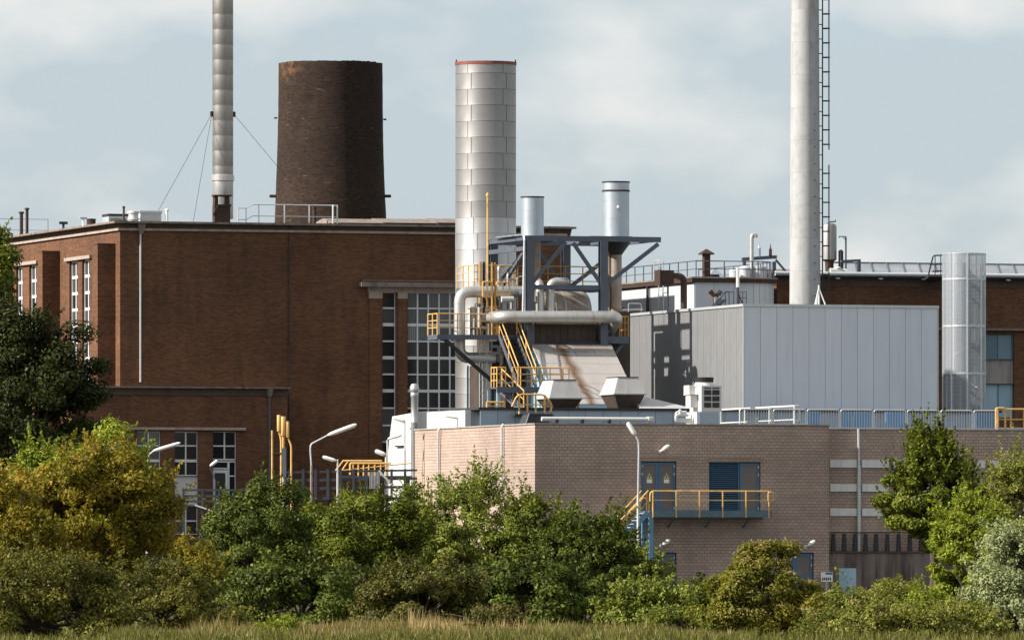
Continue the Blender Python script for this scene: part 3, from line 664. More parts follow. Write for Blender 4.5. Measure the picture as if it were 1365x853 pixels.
# the boiler body: drum, casing, sloped hood
boil = T('boiler', 'big sooty boiler with round drum, dark casing and sloping sheet-metal hood', 'boiler', FP, (1.9, 3, 0))
zc1 = FP.z(750, 432)
boil.part('casing', MB().box(-1.0, 4.3, .9, 5.6, 0, FP.z(750, 424)), m_boiler)
for i in range(7): boil.part('casing_rib', MB().box(-1.0 + i * .86, -.92 + i * .86, .84, .9, 9, FP.z(750, 425)), m_boiler)
boil.part('front_chest', MB().box(.25, FP.u(797), .25, .9, FP.z(750, 457), zc1), m_boiler, label='rust-streaked dark chest below the long silver pipe')
for i in range(9): boil.part('chest_rib', MB().box(.3 + i * .36, .34 + i * .36, .22, .25, FP.z(750, 456), zc1 - .1), m_boiler)
boil.part('chest_lintel', MB().box(.22, FP.u(796), .05, .25, zc1, zc1 + .09), m_pipeb)
boil.part('chest_sill', MB().box(.0, FP.u(813), .0, .3, FP.z(750, 459), FP.z(750, 455)), m_dark)
cz = FP.z(750, 414, 2.6); r = .98
dp = [(r * math.cos(a), r * math.sin(a)) for a in np.linspace(0, 2 * math.pi, 25)[:-1]]
uu = [.9, FP.u(776, 2.6)]
db = MB().hull([(uu[0], 2.6 + a, cz + b_) for a, b_ in dp], [(uu[1], 2.6 + a, cz + b_) for a, b_ in dp])
dr = boil.part('drum', db, m_pipeb, smooth=True, label='brown stained round drum between the steel columns')
prev = [(uu[1], 2.6 + a, cz + b_) for a, b_ in dp]; bb = MB()
for k in range(1, 6):
    a = k / 5 * math.pi / 2; s = math.cos(a) * .97 + .03; nx = [(uu[1] + math.sin(a) * .4, 2.6 + x * s, cz + y_ * s) for x, y_ in dp]; bb.hull(prev, nx); prev = nx
boil.part('drum_head', bb, m_alum, dr, smooth=True)
for k in range(4): boil.part('drum_band', MB().hull([(.95 + k * .5, 2.6 + a * 1.012, cz + b_ * 1.012) for a, b_ in dp], [(1.0 + k * .5, 2.6 + a * 1.012, cz + b_ * 1.012) for a, b_ in dp]), m_pipe, dr)
# dark ducts and pipework; lower duct added to fill the shade under the deck
boil.part('flue_duct', MB().box(FP.u(663, 2.2), -1.0, 2.2, 4.4, FP.z(680, 446, 2), FP.z(680, 398, 2)), m_boiler)
boil.part('shade_fill_duct', MB().box(FP.u(656, 1.8), -1.0, 1.8, 4.2, FP.z(680, 516, 2), FP.z(680, 455, 2)), m_boiler)
rq = random.Random(8)
for k in range(14):
    px, py, v_ = rq.uniform(650, 702), rq.uniform(458, 512), rq.uniform(.7, 1.6); x, y, z = FP.p(px, py, v_); L_ = rq.uniform(.4, 1.1)
    boil.part('small_pipe', MB().tube(bend([(x, y, z), (x + L_, y, z), (x + L_, y + .1, z - rq.uniform(.3, 1.0))], .12, 3), rq.uniform(.035, .085), 7), rq.choice((m_boiler, m_galv, m_rust, m_pipeb, m_lblue)))
for k in range(5):
    x, y, z = FP.p(640 + k * 4.2, 470, 1.5); boil.part('small_pipe', MB().tube([(x, y, 9), (x, y, z + rq.uniform(-.5, .6))], .05, 7), rq.choice((m_galv, m_rust, m_dark)))
# sloped hood
mh, ht, hb = base_mat('rust_streaked_hood_sheet'); tcn, oi, vec = coords(ht)
col = mixc(ht, noise(ht, vec, 1.2), (.40, .36, .335), (.50, .46, .43)); ovec = tcn.outputs['Object']
sx = nd(ht, 'ShaderNodeSeparateXYZ'); ht.links.new(ovec, sx.inputs[0])
def math2(t, op, a, b):
    m = nd(t, 'ShaderNodeMath', operation=op)
    for i, x in enumerate((a, b)):
        if isinstance(x, (int, float)): m.inputs[i].default_value = x
        else: t.links.new(x, m.inputs[i])
    return m.outputs[0]
line = math2(ht, 'ADD', sx.outputs[0], math2(ht, 'MULTIPLY', sx.outputs[1], .06))
nzv = math2(ht, 'MULTIPLY', math2(ht, 'SUBTRACT', noise(ht, ovec, 1.1, 5), .5), .55)
dist = math2(ht, 'ABSOLUTE', math2(ht, 'ADD', math2(ht, 'ADD', line, .58), nzv), 0.0)
rs = math2(ht, 'MULTIPLY', ramp(ht, dist, .42, .05), .9)
col = mixc(ht, rs, col, (.16, .075, .03))
topd = ramp(ht, math2(ht, 'ADD', sx.outputs[1], math2(ht, 'MULTIPLY', noise(ht, ovec, 1.5, 4), 1.5)), -3.3, -2.2)
col = mixc(ht, math2(ht, 'MULTIPLY', topd, .55), col, (.13, .085, .06))
ht.links.new(col, hb.inputs['Base Color']); hb.inputs['Roughness'].default_value = .5; hb.inputs['Metallic'].default_value = .25
hv0, hv1 = -.1, -4.6
hu0, hu1 = .02, FP.u(814)
hz0 = FP.z(760, 458.5); hz1 = FP.f(790, 538, hv1)[1]
hood = boil.part('hood_body', MB().ext([(hu0 + .03, hv0, hz0 - .05), (hu0 + .03, hv1 + .05, hz1 - .05), (hu0 + .03, hv1 + .05, base - .1), (hu0 + .03, .8, base - .1), (hu0 + .03, .8, hz0 - .05)], (hu1 - hu0 - .06, 0, 0)), m_lblue, label='pale blue streaked side of the boiler hood')
nc, nrw = 4, 6
for i in range(nc):
    for j in range(nrw):
        a0, a1 = i / nc, (i + 1) / nc; t0, t1 = j / nrw, (j + 1) / nrw; g = .012
        q = lambda a, t, o: (hu0 + (hu1 - hu0) * a, hv0 + (hv1 - hv0) * t - o * .5, hz0 + (hz1 - hz0) * t + o * .85)
        boil.part('hood_panel', MB().hull([q(a0, t0, -.03), q(a1, t0, -.03), q(a1, t1, -.03), q(a0, t1, -.03)], [q(a0 + g * .3, t0 + g, .012), q(a1 - g * .3, t0 + g, .012), q(a1 - g * .3, t1 - g, .0), q(a0 + g * .3, t1 - g, .0)]), mh, hood)
for k in range(6): boil.part('hood_rib', MB().bar((hu0 - .02, hv0 - .3 - k * .62, hz0 - .35 - k * .36), (hu0 - .02, hv0 - .3 - k * .62, base), .05, .05), m_lblue, hood)
# pale side casing left of the boiler
boil.part('side_casing', MB().box(FP.u(650, 2.6), -1.0, 2.6, 5.6, 0, FP.z(640, 488, 3)), m_boiler)
for k, (a, b_, mm_) in enumerate(((622, 625, m_lblue), (626.5, 632, m_white), (637, 640.5, m_lblue), (651, 657, m_lblue), (659, 668, m_lblue), (674, 683, m_white))): boil.part('side_sheet', MB().box(FP.u(a, 5.5 if k < 3 else 2.4), FP.u(b_, 5.5 if k < 3 else 2.4), 5.5 if k < 3 else 2.4, 5.58 if k < 3 else 2.55, 6, FP.z(640, 486 if k < 3 else 520, 3)), mm_)

# two exhaust stacks standing on the frame
def exhaust(px0, px1, ytop, v, label, leg):
    c = (px0 + px1) / 2; u = FP.u(c, v); r = (px1 - px0) / 2 * (435 + v) / F; zt_ = FP.z(c, ytop, v); z0 = fz + .3
    t = T('exhaust_stack', label, 'exhaust stack', FP, (u, v, z0), 'exhaust stacks on the steel frame')
    n = 3
    for k in range(n):
        a, b_ = z0 + (zt_ - z0) * k / n, z0 + (zt_ - z0) * (k + 1) / n
        t.part('shell', MB().lathe(u, v, [(r, a), (r, b_ - .012), (r * 1.012, b_ - .01), (r * 1.012, b_)], 28), m_vent, smooth=True)
    t.part('rim', MB().lathe(u, v, [(r * 1.03, zt_ - .02), (r * 1.05, zt_), (r * 1.05, zt_ + .05), (r * .9, zt_ + .05)], 28), m_dark)
    if leg:
        t.part('rust_band', MB().lathe(u, v, [(r * 1.02, FP.z(c, 256, v)), (r * 1.05, FP.z(c, 255.5, v)), (r * 1.05, FP.z(c, 254, v)), (r * 1.02, FP.z(c, 253.6, v))], 28), m_rust)
        t.part('sample_port', MB().tube([(u - .1, v - r * .9, FP.z(c, 277, v)), (u - .1, v - r * 1.3, FP.z(c, 277, v))], .08, 8), m_white)
        t.part('funnel', MB().lathe(u, v, [(.3, FP.z(c, 340, v)), (.75, fz + .02), (.5, fz + .3)], 20), m_dark)
        t.part('flue_pipe', MB().tube([(u, v, FP.z(c, 418, v)), (u, v, FP.z(c, 337, v))], .3, 16), m_pipeb, smooth=True, label='brown weathered flue pipe below the exhaust')
        t.part('side_pipe', MB().tube([(u - .37, v, FP.z(c, 418, v)), (u - .37, v, FP.z(c, 330, v))], .06, 8), m_pipeb)
        t.part('flue_base', MB().box(u - .6, u + .6, v - .5, v + .5, 9, FP.z(c, 416, v)), m_boiler)
    else:
        t.part('flue_pipe', MB().tube([(u, v, FP.z(c, 400, v)), (u, v, z0)], .42, 16), m_pipeb, smooth=True)
exhaust(694.5, 725, 263.5, 3.0, 'smaller pale exhaust stack on the frame beside the wide stack', False)
exhaust(803, 839, 243.5, 1.9, 'larger pale exhaust stack with rust band on the frame', True)

def pipe(name, label, path, r, mat, rb=.5, grp='large insulated pipes around the boiler', seams=.9, n=16):
    pts = bend(path, rb, 6); o = min(path, key=lambda p: p[2])
    t = T(name, label, 'pipe', FP, tuple(o), grp)
    t.part('pipe_run', MB().tube(pts, r, n), mat, smooth=True)
    for a, b_ in zip(path, path[1:]):
        a, b_ = Vector(a), Vector(b_); L_ = (b_ - a).length; k = rb + .05
        while k < L_ - rb:
            c = a + (b_ - a) * (k / L_); dd = (b_ - a).normalized() * .03
            t.part('seam_band', MB().tube([c - dd, c + dd], r * 1.025, n), mat, smooth=True); k += seams
    return t
v = 1.2
pipe('insulated_pipe', 'thick silver pipe dropping in a U in front of the big window', [P(699, 389, v), P(612.6, 389, v), P(612.6, 477, v), P(659, 477, v)], .285, m_pipe, .55)
v = -.75
pt = pipe('insulated_pipe', 'long horizontal silver pipe across the front of the boiler frame', [(FP.u(668, v), 2.0, FP.z(668, 422.5, v)), P(668, 422.5, v), P(825, 422.5, v), (FP.u(806, 1.4), 1.4, FP.z(806, 450, 1.4))], .31, m_pipe, .5, seams=1.1)
for px in (681, 715, 804): pt.part('hanger', MB().box(FP.u(px, v) - .03, FP.u(px, v) + .03, -.75, -.15, FP.z(px, 430, v), FP.z(px, 432.5, v)), m_rust)
v = .55
pipe('insulated_duct', 'left one of two upright ducts inside the frame', [P(719.5, 416, v), P(719.5, 377, v), (FP.u(719.5, v) + .0, 2.0, FP.z(719, 374, v))], .21, m_pipe, .3)
pipe('insulated_duct', 'right one of two upright ducts, bending right at its top', [P(733.5, 416, v), P(733.5, 375.5, v), P(756, 375.5, v), (FP.u(756, v), 2.0, FP.z(756, 375.5, v))], .21, m_pipe, .35)

# walkways, stairs and yellow railings of the boiler
wk = T('boiler_walkway', 'steel walkways with yellow railings and steep stairs on the left of the boiler', 'walkway', FP, (-2, 0, base))
zd = FP.z(640, 447, 0)
def deck(u0, u1, v0, v1, z, th=.22): wk.part('deck', MB().box(u0, u1, v0, v1, z - .05, z).box(u0, u1, v0 - .012, v0 + .03, z - th, z + .03).box(u0 - .012, u0 + .03, v0, v1, z - th, z + .03), m_steel)
uL, uM = FP.u(583, 0), FP.u(664, 0)
deck(uL, uM, 0, 1.6, zd)
def yr(pts, h=1.08, mat=None, gap=.95): railing(wk, pts, h, mat or m_yellow, .03, gap, (.35, .68))
yr([(uL, 1.6, zd), (uL, 0, zd), (uM - .05, 0, zd)])
wk.part('brace', MB().bar((uL + .4, .1, zd - .2), (FP.u(655, 1), 1.0, FP.z(655, 507, 1)), .14, .16), m_dark)
deck(FP.u(676, .1), -.22, .05, .8, zd)
uS0, uS1 = FP.u(667, 0), FP.u(690, 0)
zl = FP.z(700, 517, -3.4)
stairs(wk, (uS0 - .08, -.02, zd), (uS0 - .08, -3.2, zl + .04), (.92, 0, 0), 11, m_steel, m_dark, m_yellow, 1.05)
ul0, ul1 = FP.u(655, -3.3), FP.u(751, -3.3)
wk.part('landing', MB().box(ul0, ul1, -4.2, -3.22, zl - .06, zl).box(ul0, ul1, -4.23, -4.16, zl - .26, zl + .04), m_steel)
yr([(FP.u(683, -4.2), -4.2, zl), (ul1, -4.2, zl), (ul1, -3.25, zl)], 1.0)
yr([(FP.u(694, -3.25), -3.25, zl), (ul1 - .1, -3.25, zl)], 1.0)
yr([(ul0, -3.3, zl), (ul0, -4.2, zl), (ul0 + .45, -4.2, zl)], 1.0, m_yellow, .45)
for u in (ul0 + .1, (ul0 + ul1) / 2, ul1 - .1): wk.part('landing_leg', MB().box(u - .06, u + .06, -4.12, -4.0, base - .05, zl - .06), m_lblue)
stairs(wk, (ul0 + .5, -3.4, zl), (ul0 + 1.3, -4.6, base), (0, .6, 0), 6, m_steel, m_dark, m_yellow, .95, (0,))
# right balcony
wk.part('deck', MB().box(FP.u(808), FP.u(838), .0, 1.6, zd - .35, zd), m_steel)
yr([(FP.u(826), 0, zd), (FP.u(837.5), 0, zd), (FP.u(837.5), 1.6, zd)], 1.02, m_yellowd, .6)
wk.part('brace', MB().bar((FP.u(812), .3, zd - 1.35), (FP.u(834), .3, zd - .3), .14, .16), m_steel)
# middle deck behind, upper ladder cage
zm = FP.z(720, 384, 3)
wk.part('deck', MB().box(FP.u(632, 2.2), FP.u(700, 2.2), 2.2, 5.2, zm - .12, zm), m_steel)
wk.part('deck', MB().box(.3, FP.u(802, 4.2), 4.2, 5.6, zm - .12, zm), m_steel)
yr([(FP.u(632, 2.2), 5.0, zm), (FP.u(632, 2.2), 2.2, zm), (FP.u(690, 2.2), 2.2, zm)], 1.1)
yr([(.5, 4.2, zm), (FP.u(800, 4.2), 4.2, zm)], 1.15, m_yellowd)
zq = FP.z(668, 402, -.3)
for a, b_, y0, y1 in ((643.5, 655, 376, 395.5), (662, 679, 376, 394)):
    p0, p1 = FP.u(a, .3), FP.u(b_, .3); za, zb_ = FP.z(660, y1, .3), FP.z(660, y0, .3)
    wk.part('gate_frame', MB().tube(bend([(p0, .3, za), (p0, .3, zb_), (p1, .3, zb_), (p1, .3, za), (p0, .3, za)], .06, 2), .04, 6).tube([((p0 + p1) / 2, .3, za), ((p0 + p1) / 2, .3, zb_)], .03, 6), m_yellow)
for px in (656, 660): wk.part('cage_upright', MB().tube([(FP.u(px, .4), .4, zd), (FP.u(px, .4), .4, FP.z(px, 350, .4))], .05, 6), m_yellowd)
for px, y0 in ((640, 349), (645, 349)): wk.part('cage_upright', MB().tube([(FP.u(px, 1.6), 1.6, zd), (FP.u(px, 1.6), 1.6, FP.z(px, y0, 1.6))], .07, 6), m_yellowd if px == 640 else m_dark)
lad = ladder(wk, (FP.u(639.5, 1.0), 1.0, base), (FP.u(639.5, 1.0), 1.0, zd), (.38, 0, 0), m_galv, .3)
lad = ladder(wk, (FP.u(643.5, 1.2), 1.2, base), (FP.u(643.5, 1.2), 1.2, zd + .3), (.3, 0, 0), m_galv, .25)
# pole and small fittings
solo('yellow_pole', 'thin tall yellow pole in front of the wide silver stack', 'pole', FP, (FP.u(650, 1.5), 1.5, zd), MB().tube([(FP.u(650, 1.5), 1.5, zd), (FP.u(650, 1.5), 1.5, FP.z(650, 262, 1.5))], .05, 8).lathe(FP.u(650, 1.5), 1.5, [(.09, FP.z(650, 262, 1.5)), (.09, FP.z(650, 259.5, 1.5)), (.02, FP.z(650, 257, 1.5))], 8).lathe(FP.u(650, 1.5), 1.5, [(.12, zd), (.12, zd + .08), (.05, zd + .1)], 8), m_yellow)
rnd = random.Random(3)
fit = T('valve_manifold', 'cluster of small valves and thin pipes left of the boiler', 'valves', FP, (FP.u(640, .9), .9, zd))
for k in range(16):
    px, py = rnd.uniform(622, 662), rnd.uniform(402, 444); v = rnd.uniform(.6, 1.5); x, y, z = P(px, py, v)
    fit.part('pipe', MB().tube(bend([(x, y, zd), (x, y, z), (x + rnd.uniform(-.5, .5), y + .2, z)], .08, 3), rnd.uniform(.03, .06), 6), rnd.choice((m_white, m_galv, m_pipeb, m_rust)))
    if k % 2: fit.part('valve_wheel', MB().lathe(x, y, [(.05, z), (.13, z + .02), (.13, z + .06), (.04, z + .1)], 10), rnd.choice((m_rust, m_dark, m_white, m_yellowd)))
for k, (px, py, w, h) in enumerate(((627, 425, 9, 40), (637, 420, 7, 32), (653, 428, 8, 28))):
    fit.part('cabinet', MB().box(FP.u(px, 1.9), FP.u(px + w, 1.9), 1.9, 2.3, zd, zd + h * .0372), m_white)
for k in range(9):
    px = rnd.uniform(664, 705); py = rnd.uniform(352, 410); v = rnd.uniform(1.2, 3.5); x, y, z = P(px, py, v)
    fit.part('upper_pipe', MB().tube(bend([(x, y, FP.z(px, 412, v)), (x, y, z), (x + .4, y + .3, z + .05)], .1, 3), rnd.uniform(.04, .09), 7), rnd.choice((m_white, m_galv, m_pipe, m_pipeb)))
cyl = P(683, 392, .9)
fit.part('silencer', MB().tube([P(668, 399, .9), P(684, 399, .9)], .16, 12), m_white, smooth=True)
# railings and hatch on the low roof in front of the boiler
def LP(px, py, v=.4): return FL.p(px, py, v)
lr2 = T('roof_gate', 'yellow ladder gate on the low roof left of the stair foot', 'railing', FL, (FL.u(650, .2), .2, lz), 'yellow railings on the low roof')
railing(lr2, [(FL.u(649, .2), .2, lz - .55), (FL.u(672, .2), .2, lz - .55)], LP(650, 536)[2] - lz + .55, m_yellow, .045, .38, (.4, .75))
lr3 = T('roof_railing', 'yellow arched railing above the dark hatch on the low roof', 'railing', FL, (FL.u(693, .1), .1, lz), 'yellow railings on the low roof')
x0, x1, x2 = FL.u(690, -.3), FL.u(726, -.3), FL.u(736, -.3); zA = LP(700, 526)[2]; zB = LP(700, 552)[2]
lr3.part('top_rail', MB().tube(bend([(x0 - .3, -.3, zA - .6), (x0, -.3, zA), (x1, -.3, zA), (x2, -.3, zA - .55), (x2 - .1, -.3, zA - .85)], .25), .045, 7), m_yellow)
lr3.part('mid_rail', MB().tube([(x0, -.3, zA - .5), (x1, -.3, zA - .5)], .03, 6), m_yellow)
for px in (692, 703, 714, 726): lr3.part('post', MB().tube([(FL.u(px, -.3), -.3, zB), (FL.u(px, -.3), -.3, zA)], .045, 6), m_yellow)
lr3.part('foot_frame', MB().box(x0 - .2, x2, -.5, -.1, zB - .1, zB), m_dark)
lr3.part('bracket', MB().box(x0 - .1, x2 - .1, -.1, .05, zB - .09, zB - .03), m_dark)
x, y, z = LP(771, 527, 1.2)
tp = T('vent_post', 'short yellow tee post between the two hood vents', 'post', FL, (x, y, lz))
tp.part('post', MB().tube([(x, y, lz), (x, y, z)], .07, 8), m_yellow); tp.part('crossbar', MB().tube([(x - .2, y, z - .03), (x + .2, y, z - .03)], .05, 8), m_yellow)

# ------------------------------------------------------------------ grey metal-clad building
FM = Fr(992, 430)
mz = FM.z(992, 405); UM = FM.u(1249.5); VM = 20.0
met = T('grey_metal_building', 'windowless grey building clad in upright metal panels', 'building', FM)
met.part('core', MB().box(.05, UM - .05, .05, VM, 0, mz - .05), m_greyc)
n = 12; pw = UM / n
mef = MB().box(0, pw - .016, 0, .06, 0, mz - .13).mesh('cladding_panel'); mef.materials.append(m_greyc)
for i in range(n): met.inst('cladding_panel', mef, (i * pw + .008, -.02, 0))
n = 20; pw = VM / n; b = MB().box(0, .06, 0, pw - .015, 0, mz - .13)
for k in range(4): b.box(-.006, .0, .03 + k * pw / 4, .12 + k * pw / 4, 0, mz - .13)
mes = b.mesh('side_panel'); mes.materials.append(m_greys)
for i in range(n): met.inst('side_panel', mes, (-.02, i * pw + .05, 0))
met.part('roof_edge', MB().box(-.09, UM + .06, -.09, .15, mz - .13, mz).box(-.09, .15, .15, VM, mz - .13, mz).box(UM - .1, UM + .06, .15, VM, mz - .13, mz), m_galv)
met.part('corner_trim', MB().box(-.06, .0, -.045, .02, 0, mz - .14), m_galv)
met.part('corner_trim', MB().box(UM, UM + .05, -.04, .1, 0, mz - .14), m_galv)
met.part('roof', MB().box(.15, UM - .1, .15, VM, mz - .16, mz - .06), m_felt)
# things on its roof
def MP(px, py, v): return FM.p(px, py, v)
v = 4.0
x, y, _ = MP(953.5, 400, v + 10)
yv = T('forked_vent', 'Y-shaped brown vent on the grey building roof', 'vent pipe', FM, (x, y, mz))
for s in (-1, 1): yv.part('branch', MB().tube([(x, y, FM.z(953, 396, y)), (x + s * .3, y, FM.z(953, 388, y))], [.09, .14], 8), m_rust)
yv.part('stem', MB().tube([(x, y, mz - .1), (x, y, FM.z(953, 395, y))], .1, 8), m_pipeb)
st = T('roof_steps', 'small dark steel steps with handrails on the grey roof', 'stairs', FM, (FM.u(965, 9), 9, mz))
vv = 9.0; zr = FM.z(970, 389, vv)
st.part('stringer', MB().bar((FM.u(947, vv), vv, mz), (FM.u(966, vv), vv, mz + .5), .05, .1).bar((FM.u(957, vv), vv + .7, mz), (FM.u(974, vv), vv + .7, mz + .5), .05, .1), m_steel)
for k, dv in enumerate((0, .7)):
    st.part('handrail', MB().tube([(FM.u(948 + k * 9, vv), vv + dv, mz + .1), (FM.u(967 + k * 6, vv), vv + dv, zr), (FM.u(978, vv), vv + dv, zr)], .03, 6), m_steel)
    for px in (957, 967, 978): st.part('post', MB().tube([(FM.u(px, vv), vv + dv, mz), (FM.u(px, vv), vv + dv, zr - (.3 if px < 960 else 0))], .025, 6), m_steel)
for px in (986, 990, 995): st.part('post', MB().tube([(FM.u(px, vv), vv, mz), (FM.u(px, vv), vv, zr)], .022, 6), m_steel)
st.part('handrail', MB().tube([(FM.u(985, vv), vv, zr), (FM.u(995.5, vv), vv, zr)], .025, 6).tube([(FM.u(985, vv), vv, zr - .3), (FM.u(995.5, vv), vv, zr - .3)], .02, 6), m_steel)
for i in range(3): st.part('tread', MB().box(FM.u(951 + i * 6, vv), FM.u(956 + i * 6, vv), vv, vv + .7, mz + .1 + i * .15, mz + .13 + i * .15), m_steel)
x, y, _ = MP(983.5, 400, 7)
pq = T('roof_post', 'pale post with dark foot braces on the grey roof corner', 'post', FM, (x, y, mz))
pq.part('sleeve', MB().tube([(x, y, FM.z(983, 383, 7)), (x, y, FM.z(983, 357, 7))], .09, 8), m_white)
pq.part('foot', MB().tube([(x, y, mz - .05), (x, y, FM.z(983, 383, 7))], .07, 8).bar((x + .35, y, mz), (x, y, FM.z(983, 390, 7)), .05), m_dark)
x, y, _ = MP(1091.5, 400, 5)
tr = T('tripod_mast', 'white tripod bracket at the foot of the white chimney', 'bracket', FM, (x, y, mz))
za = FM.z(1091, 384, 5)
for dx, dy in ((-.32, -.2), (.36, -.2), (0, .4)): tr.part('leg', MB().tube([(x + dx, y + dy, mz - .05), (x, y, za)], .035, 6), m_white)
tr.part('mast', MB().tube([(x, y, mz - .05), (x, y, za + .15)], .04, 6), m_white)
# rusty elbow duct at the back edge of the roof
v = 15.0
el = T('rusty_duct', 'rust-brown elbow duct with box end above the grey roof', 'duct', FM, (FM.u(911, v), v, mz))
el.part('elbow', MB().tube(bend([P_ for P_ in ((FM.u(911.5, v), v, mz - .2), (FM.u(911.5, v), v, FM.z(911, 368, v)), (FM.u(893, v), v, FM.z(911, 368, v)))], .75, 7), .17, 12), m_rust, smooth=True)
el.part('box_end', MB().box(FM.u(877.5, v), FM.u(895, v), v - .4, v + .4, FM.z(880, 380.5, v), FM.z(880, 360.5, v)), m_rust)
el.part('flange', MB().box(FM.u(877, v) - .04, FM.u(878, v), v - .46, v + .46, FM.z(880, 381, v), FM.z(880, 360, v)), m_rust)
el.part('strut', MB().tube([(FM.u(890.5, v), v, mz - .1), (FM.u(890.5, v), v, FM.z(890, 380, v))], .04, 6), m_dark)
v = 18.5
jk = T('pipe_bundle', 'low bundle of rusty pipes and a thin rail behind the boiler', 'pipes', FM, (FM.u(845, v), v, mz))
for k in range(4): jk.part('pipe', MB().tube([(FM.u(829 + k * 2, v), v + k * .2, mz + .08 + .1 * (k % 3)), (FM.u(858, v), v + k * .2, mz + .12 + .1 * (k % 2))], .09, 8), (m_rust, m_white, m_dark, m_pipeb)[k])
jk.part('bearer', MB().box(FM.u(829, v), FM.u(858, v), v - .15, v + .75, mz - .12, mz - .01), m_dark)
for px in (832, 854): jk.part('leg', MB().box(FM.u(px, v) - .08, FM.u(px, v) + .08, v + .2, v + .36, 0, mz - .12), m_dark)
jk.part('rail', MB().tube(bend([(FM.u(836, v), v - .2, mz), (FM.u(836, v), v - .2, mz + .55), (FM.u(853, v), v - .2, mz + .55), (FM.u(853, v), v - .2, mz)], .1), .02, 6), m_galv)

# ------------------------------------------------------------------ white clad building with rounded end, behind
FT = Fr(926, 456)
tzz = FT.z(926, 369); UT = FT.u(1042); VT = 13.0
tb = T('white_clad_building', 'white panel-clad round-ended building with rusty roof edge behind the grey one', 'building', FT)
rc = 1.6
def outline(o=0.0, n=8):
    pts = [(-o, VT), (-o, -o)]
    pts += [(UT - rc + (rc + o) * math.cos(a), rc + (rc + o) * math.sin(a)) for a in np.linspace(-math.pi / 2, 0, n)]
    return pts + [(UT + o, VT)]
tb.part('core', MB().ext([(x, y, 0) for x, y in outline(-.03)], (0, 0, tzz - .2)), m_whitec)
tb.part('roof_edge', MB().ext([(x, y, tzz - .28) for x, y in outline(.22)], (0, 0, .2)), m_rust)
tb.part('roof_trim', MB().ext([(x, y, tzz - .078) for x, y in outline(.26)], (0, 0, .08)), m_pipeb)
def wp(p, q):
    p, q = Vector((*p, 0)), Vector((*q, 0)); n_ = Vector(((q - p).y, -(q - p).x, 0)).normalized() * .035; g = (q - p).normalized() * .008
    tb.part('cladding_panel', MB().ext([p + g, q - g, q - g + n_, p + g + n_], (0, 0, tzz - .3)), m_whitec)
for i in range(10): wp((-.0, VT - VT / 10 * i), (-.0, VT - VT / 10 * (i + 1)))
us = np.linspace(0, UT - rc, 4)
for i in range(3): wp((us[i], 0), (us[i + 1], 0))
o_ = outline(0)[2:10]
for i in range(len(o_) - 1): wp(o_[i], o_[i + 1])
for px in (867,):
    v_, _z = FT.s(px, 400, 0)
    tb.part('downpipe', MB().tube([(-.16, v_, 9), (-.16, v_, tzz - .3)], .08, 8), m_dark)
ladder(tb, (-.25, FT.s(884, 400, 0)[0], 10), (-.25, FT.s(884, 400, 0)[0], FT.s(884, 347)[1]), (0, -.75, 0), m_galv, .32)
tb.part('ladder_guard', MB().tube(bend([(-.5, FT.s(884, 400)[0], tzz), (-.5, FT.s(884, 400)[0], tzz + 1.0), (-.5, FT.s(884, 400)[0] - .8, tzz + 1.0), (-.5, FT.s(884, 400)[0] - .8, tzz)], .05), .03, 6), m_galv)
rt = T('roof_railing', 'dark thin railing running round the white clad building roof', 'railing', FT, (0, 0, tzz))
ro = outline(-.12)
railing(rt, [(x, y, tzz) for x, y in ro], FT.z(960, 348) - tzz, m_steel, .03, 1.45, (.5,))
def TP(px, py, v): return FT.p(px, py, v)
def tvent(px, ytop, ycap, w, cw, v):
    x = FT.u(px, v); z0, z1 = FT.z(px, ycap, v), FT.z(px, ytop, v); r, rc_ = w * 460 / F / 2, cw * 460 / F / 2
    t = T('capped_vent', 'rust-brown square shaft with a pointed cap on the white building', 'vent', FT, (x, v, tzz))
    t.part('shaft', MB().box(x - r, x + r, v - r, v + r, tzz, z0), m_rust)
    t.part('cap', MB().hull([(x - rc_, v - rc_, z0), (x + rc_, v - rc_, z0), (x + rc_, v + rc_, z0), (x - rc_, v + rc_, z0)], [(x - .03, v - .03, z1), (x + .03, v - .03, z1), (x + .03, v + .03, z1), (x - .03, v + .03, z1)]).box(x - rc_, x + rc_, v - rc_, v + rc_, z0 - .06, z0), m_rust)
tvent(941.5, 332, 338, 8.5, 17, 1.4)
v = 2.0
x = FT.u(1002, v)
gn = T('gooseneck_pipe', 'tall pale gooseneck vent pipe on the white building roof', 'vent pipe', FT, (x, v, tzz))
gn.part('pipe', MB().tube(bend([(x, v, tzz), (x, v, FT.z(1002, 314, v)), (x + .22, v, FT.z(1002, 312, v))], .12), .11, 10), m_pipe, smooth=True)
gn.part('mouth', MB().tube([(x + .2, v, FT.z(1002, 312.5, v)), (x + .2, v, FT.z(1002, 317, v))], .13, 10), m_pipe)
for k, (px, w, h, lab, vv) in enumerate(((979, 14, 13, 'leftmost small white dome tank on the white building roof', 2.4), (993, 15, 17, 'small white dome tank left of the gooseneck pipe', 1.8), (1011, 20, 16, 'small white drum right of the gooseneck pipe', 2.2))):
    x = FT.u(px, vv); r = w / 2 * 458 / F; h_ = h * 458 / F
    t = T('roof_tank', lab, 'tank', FT, (x, vv, tzz), 'small white tanks on the white building roof')
    t.part('shell', MB().lathe(x, vv, [(r, tzz), (r, tzz + h_ * .75), (r * 1.06, tzz + h_ * .76), (r * 1.06, tzz + h_ * .82), (r * .8, tzz + h_ * .95), (r * .2, tzz + h_)] if k < 2 else [(r, tzz), (r, tzz + h_ * .85), (r * 1.06, tzz + h_ * .86), (r * 1.06, tzz + h_)], 20), m_whitec, smooth=True)
    t.part('foot_ring', MB().lathe(x, vv, [(r * 1.08, tzz), (r * 1.08, tzz + .05), (r, tzz + .06)], 20), m_rust)
x = FT.u(952.5, 2); 
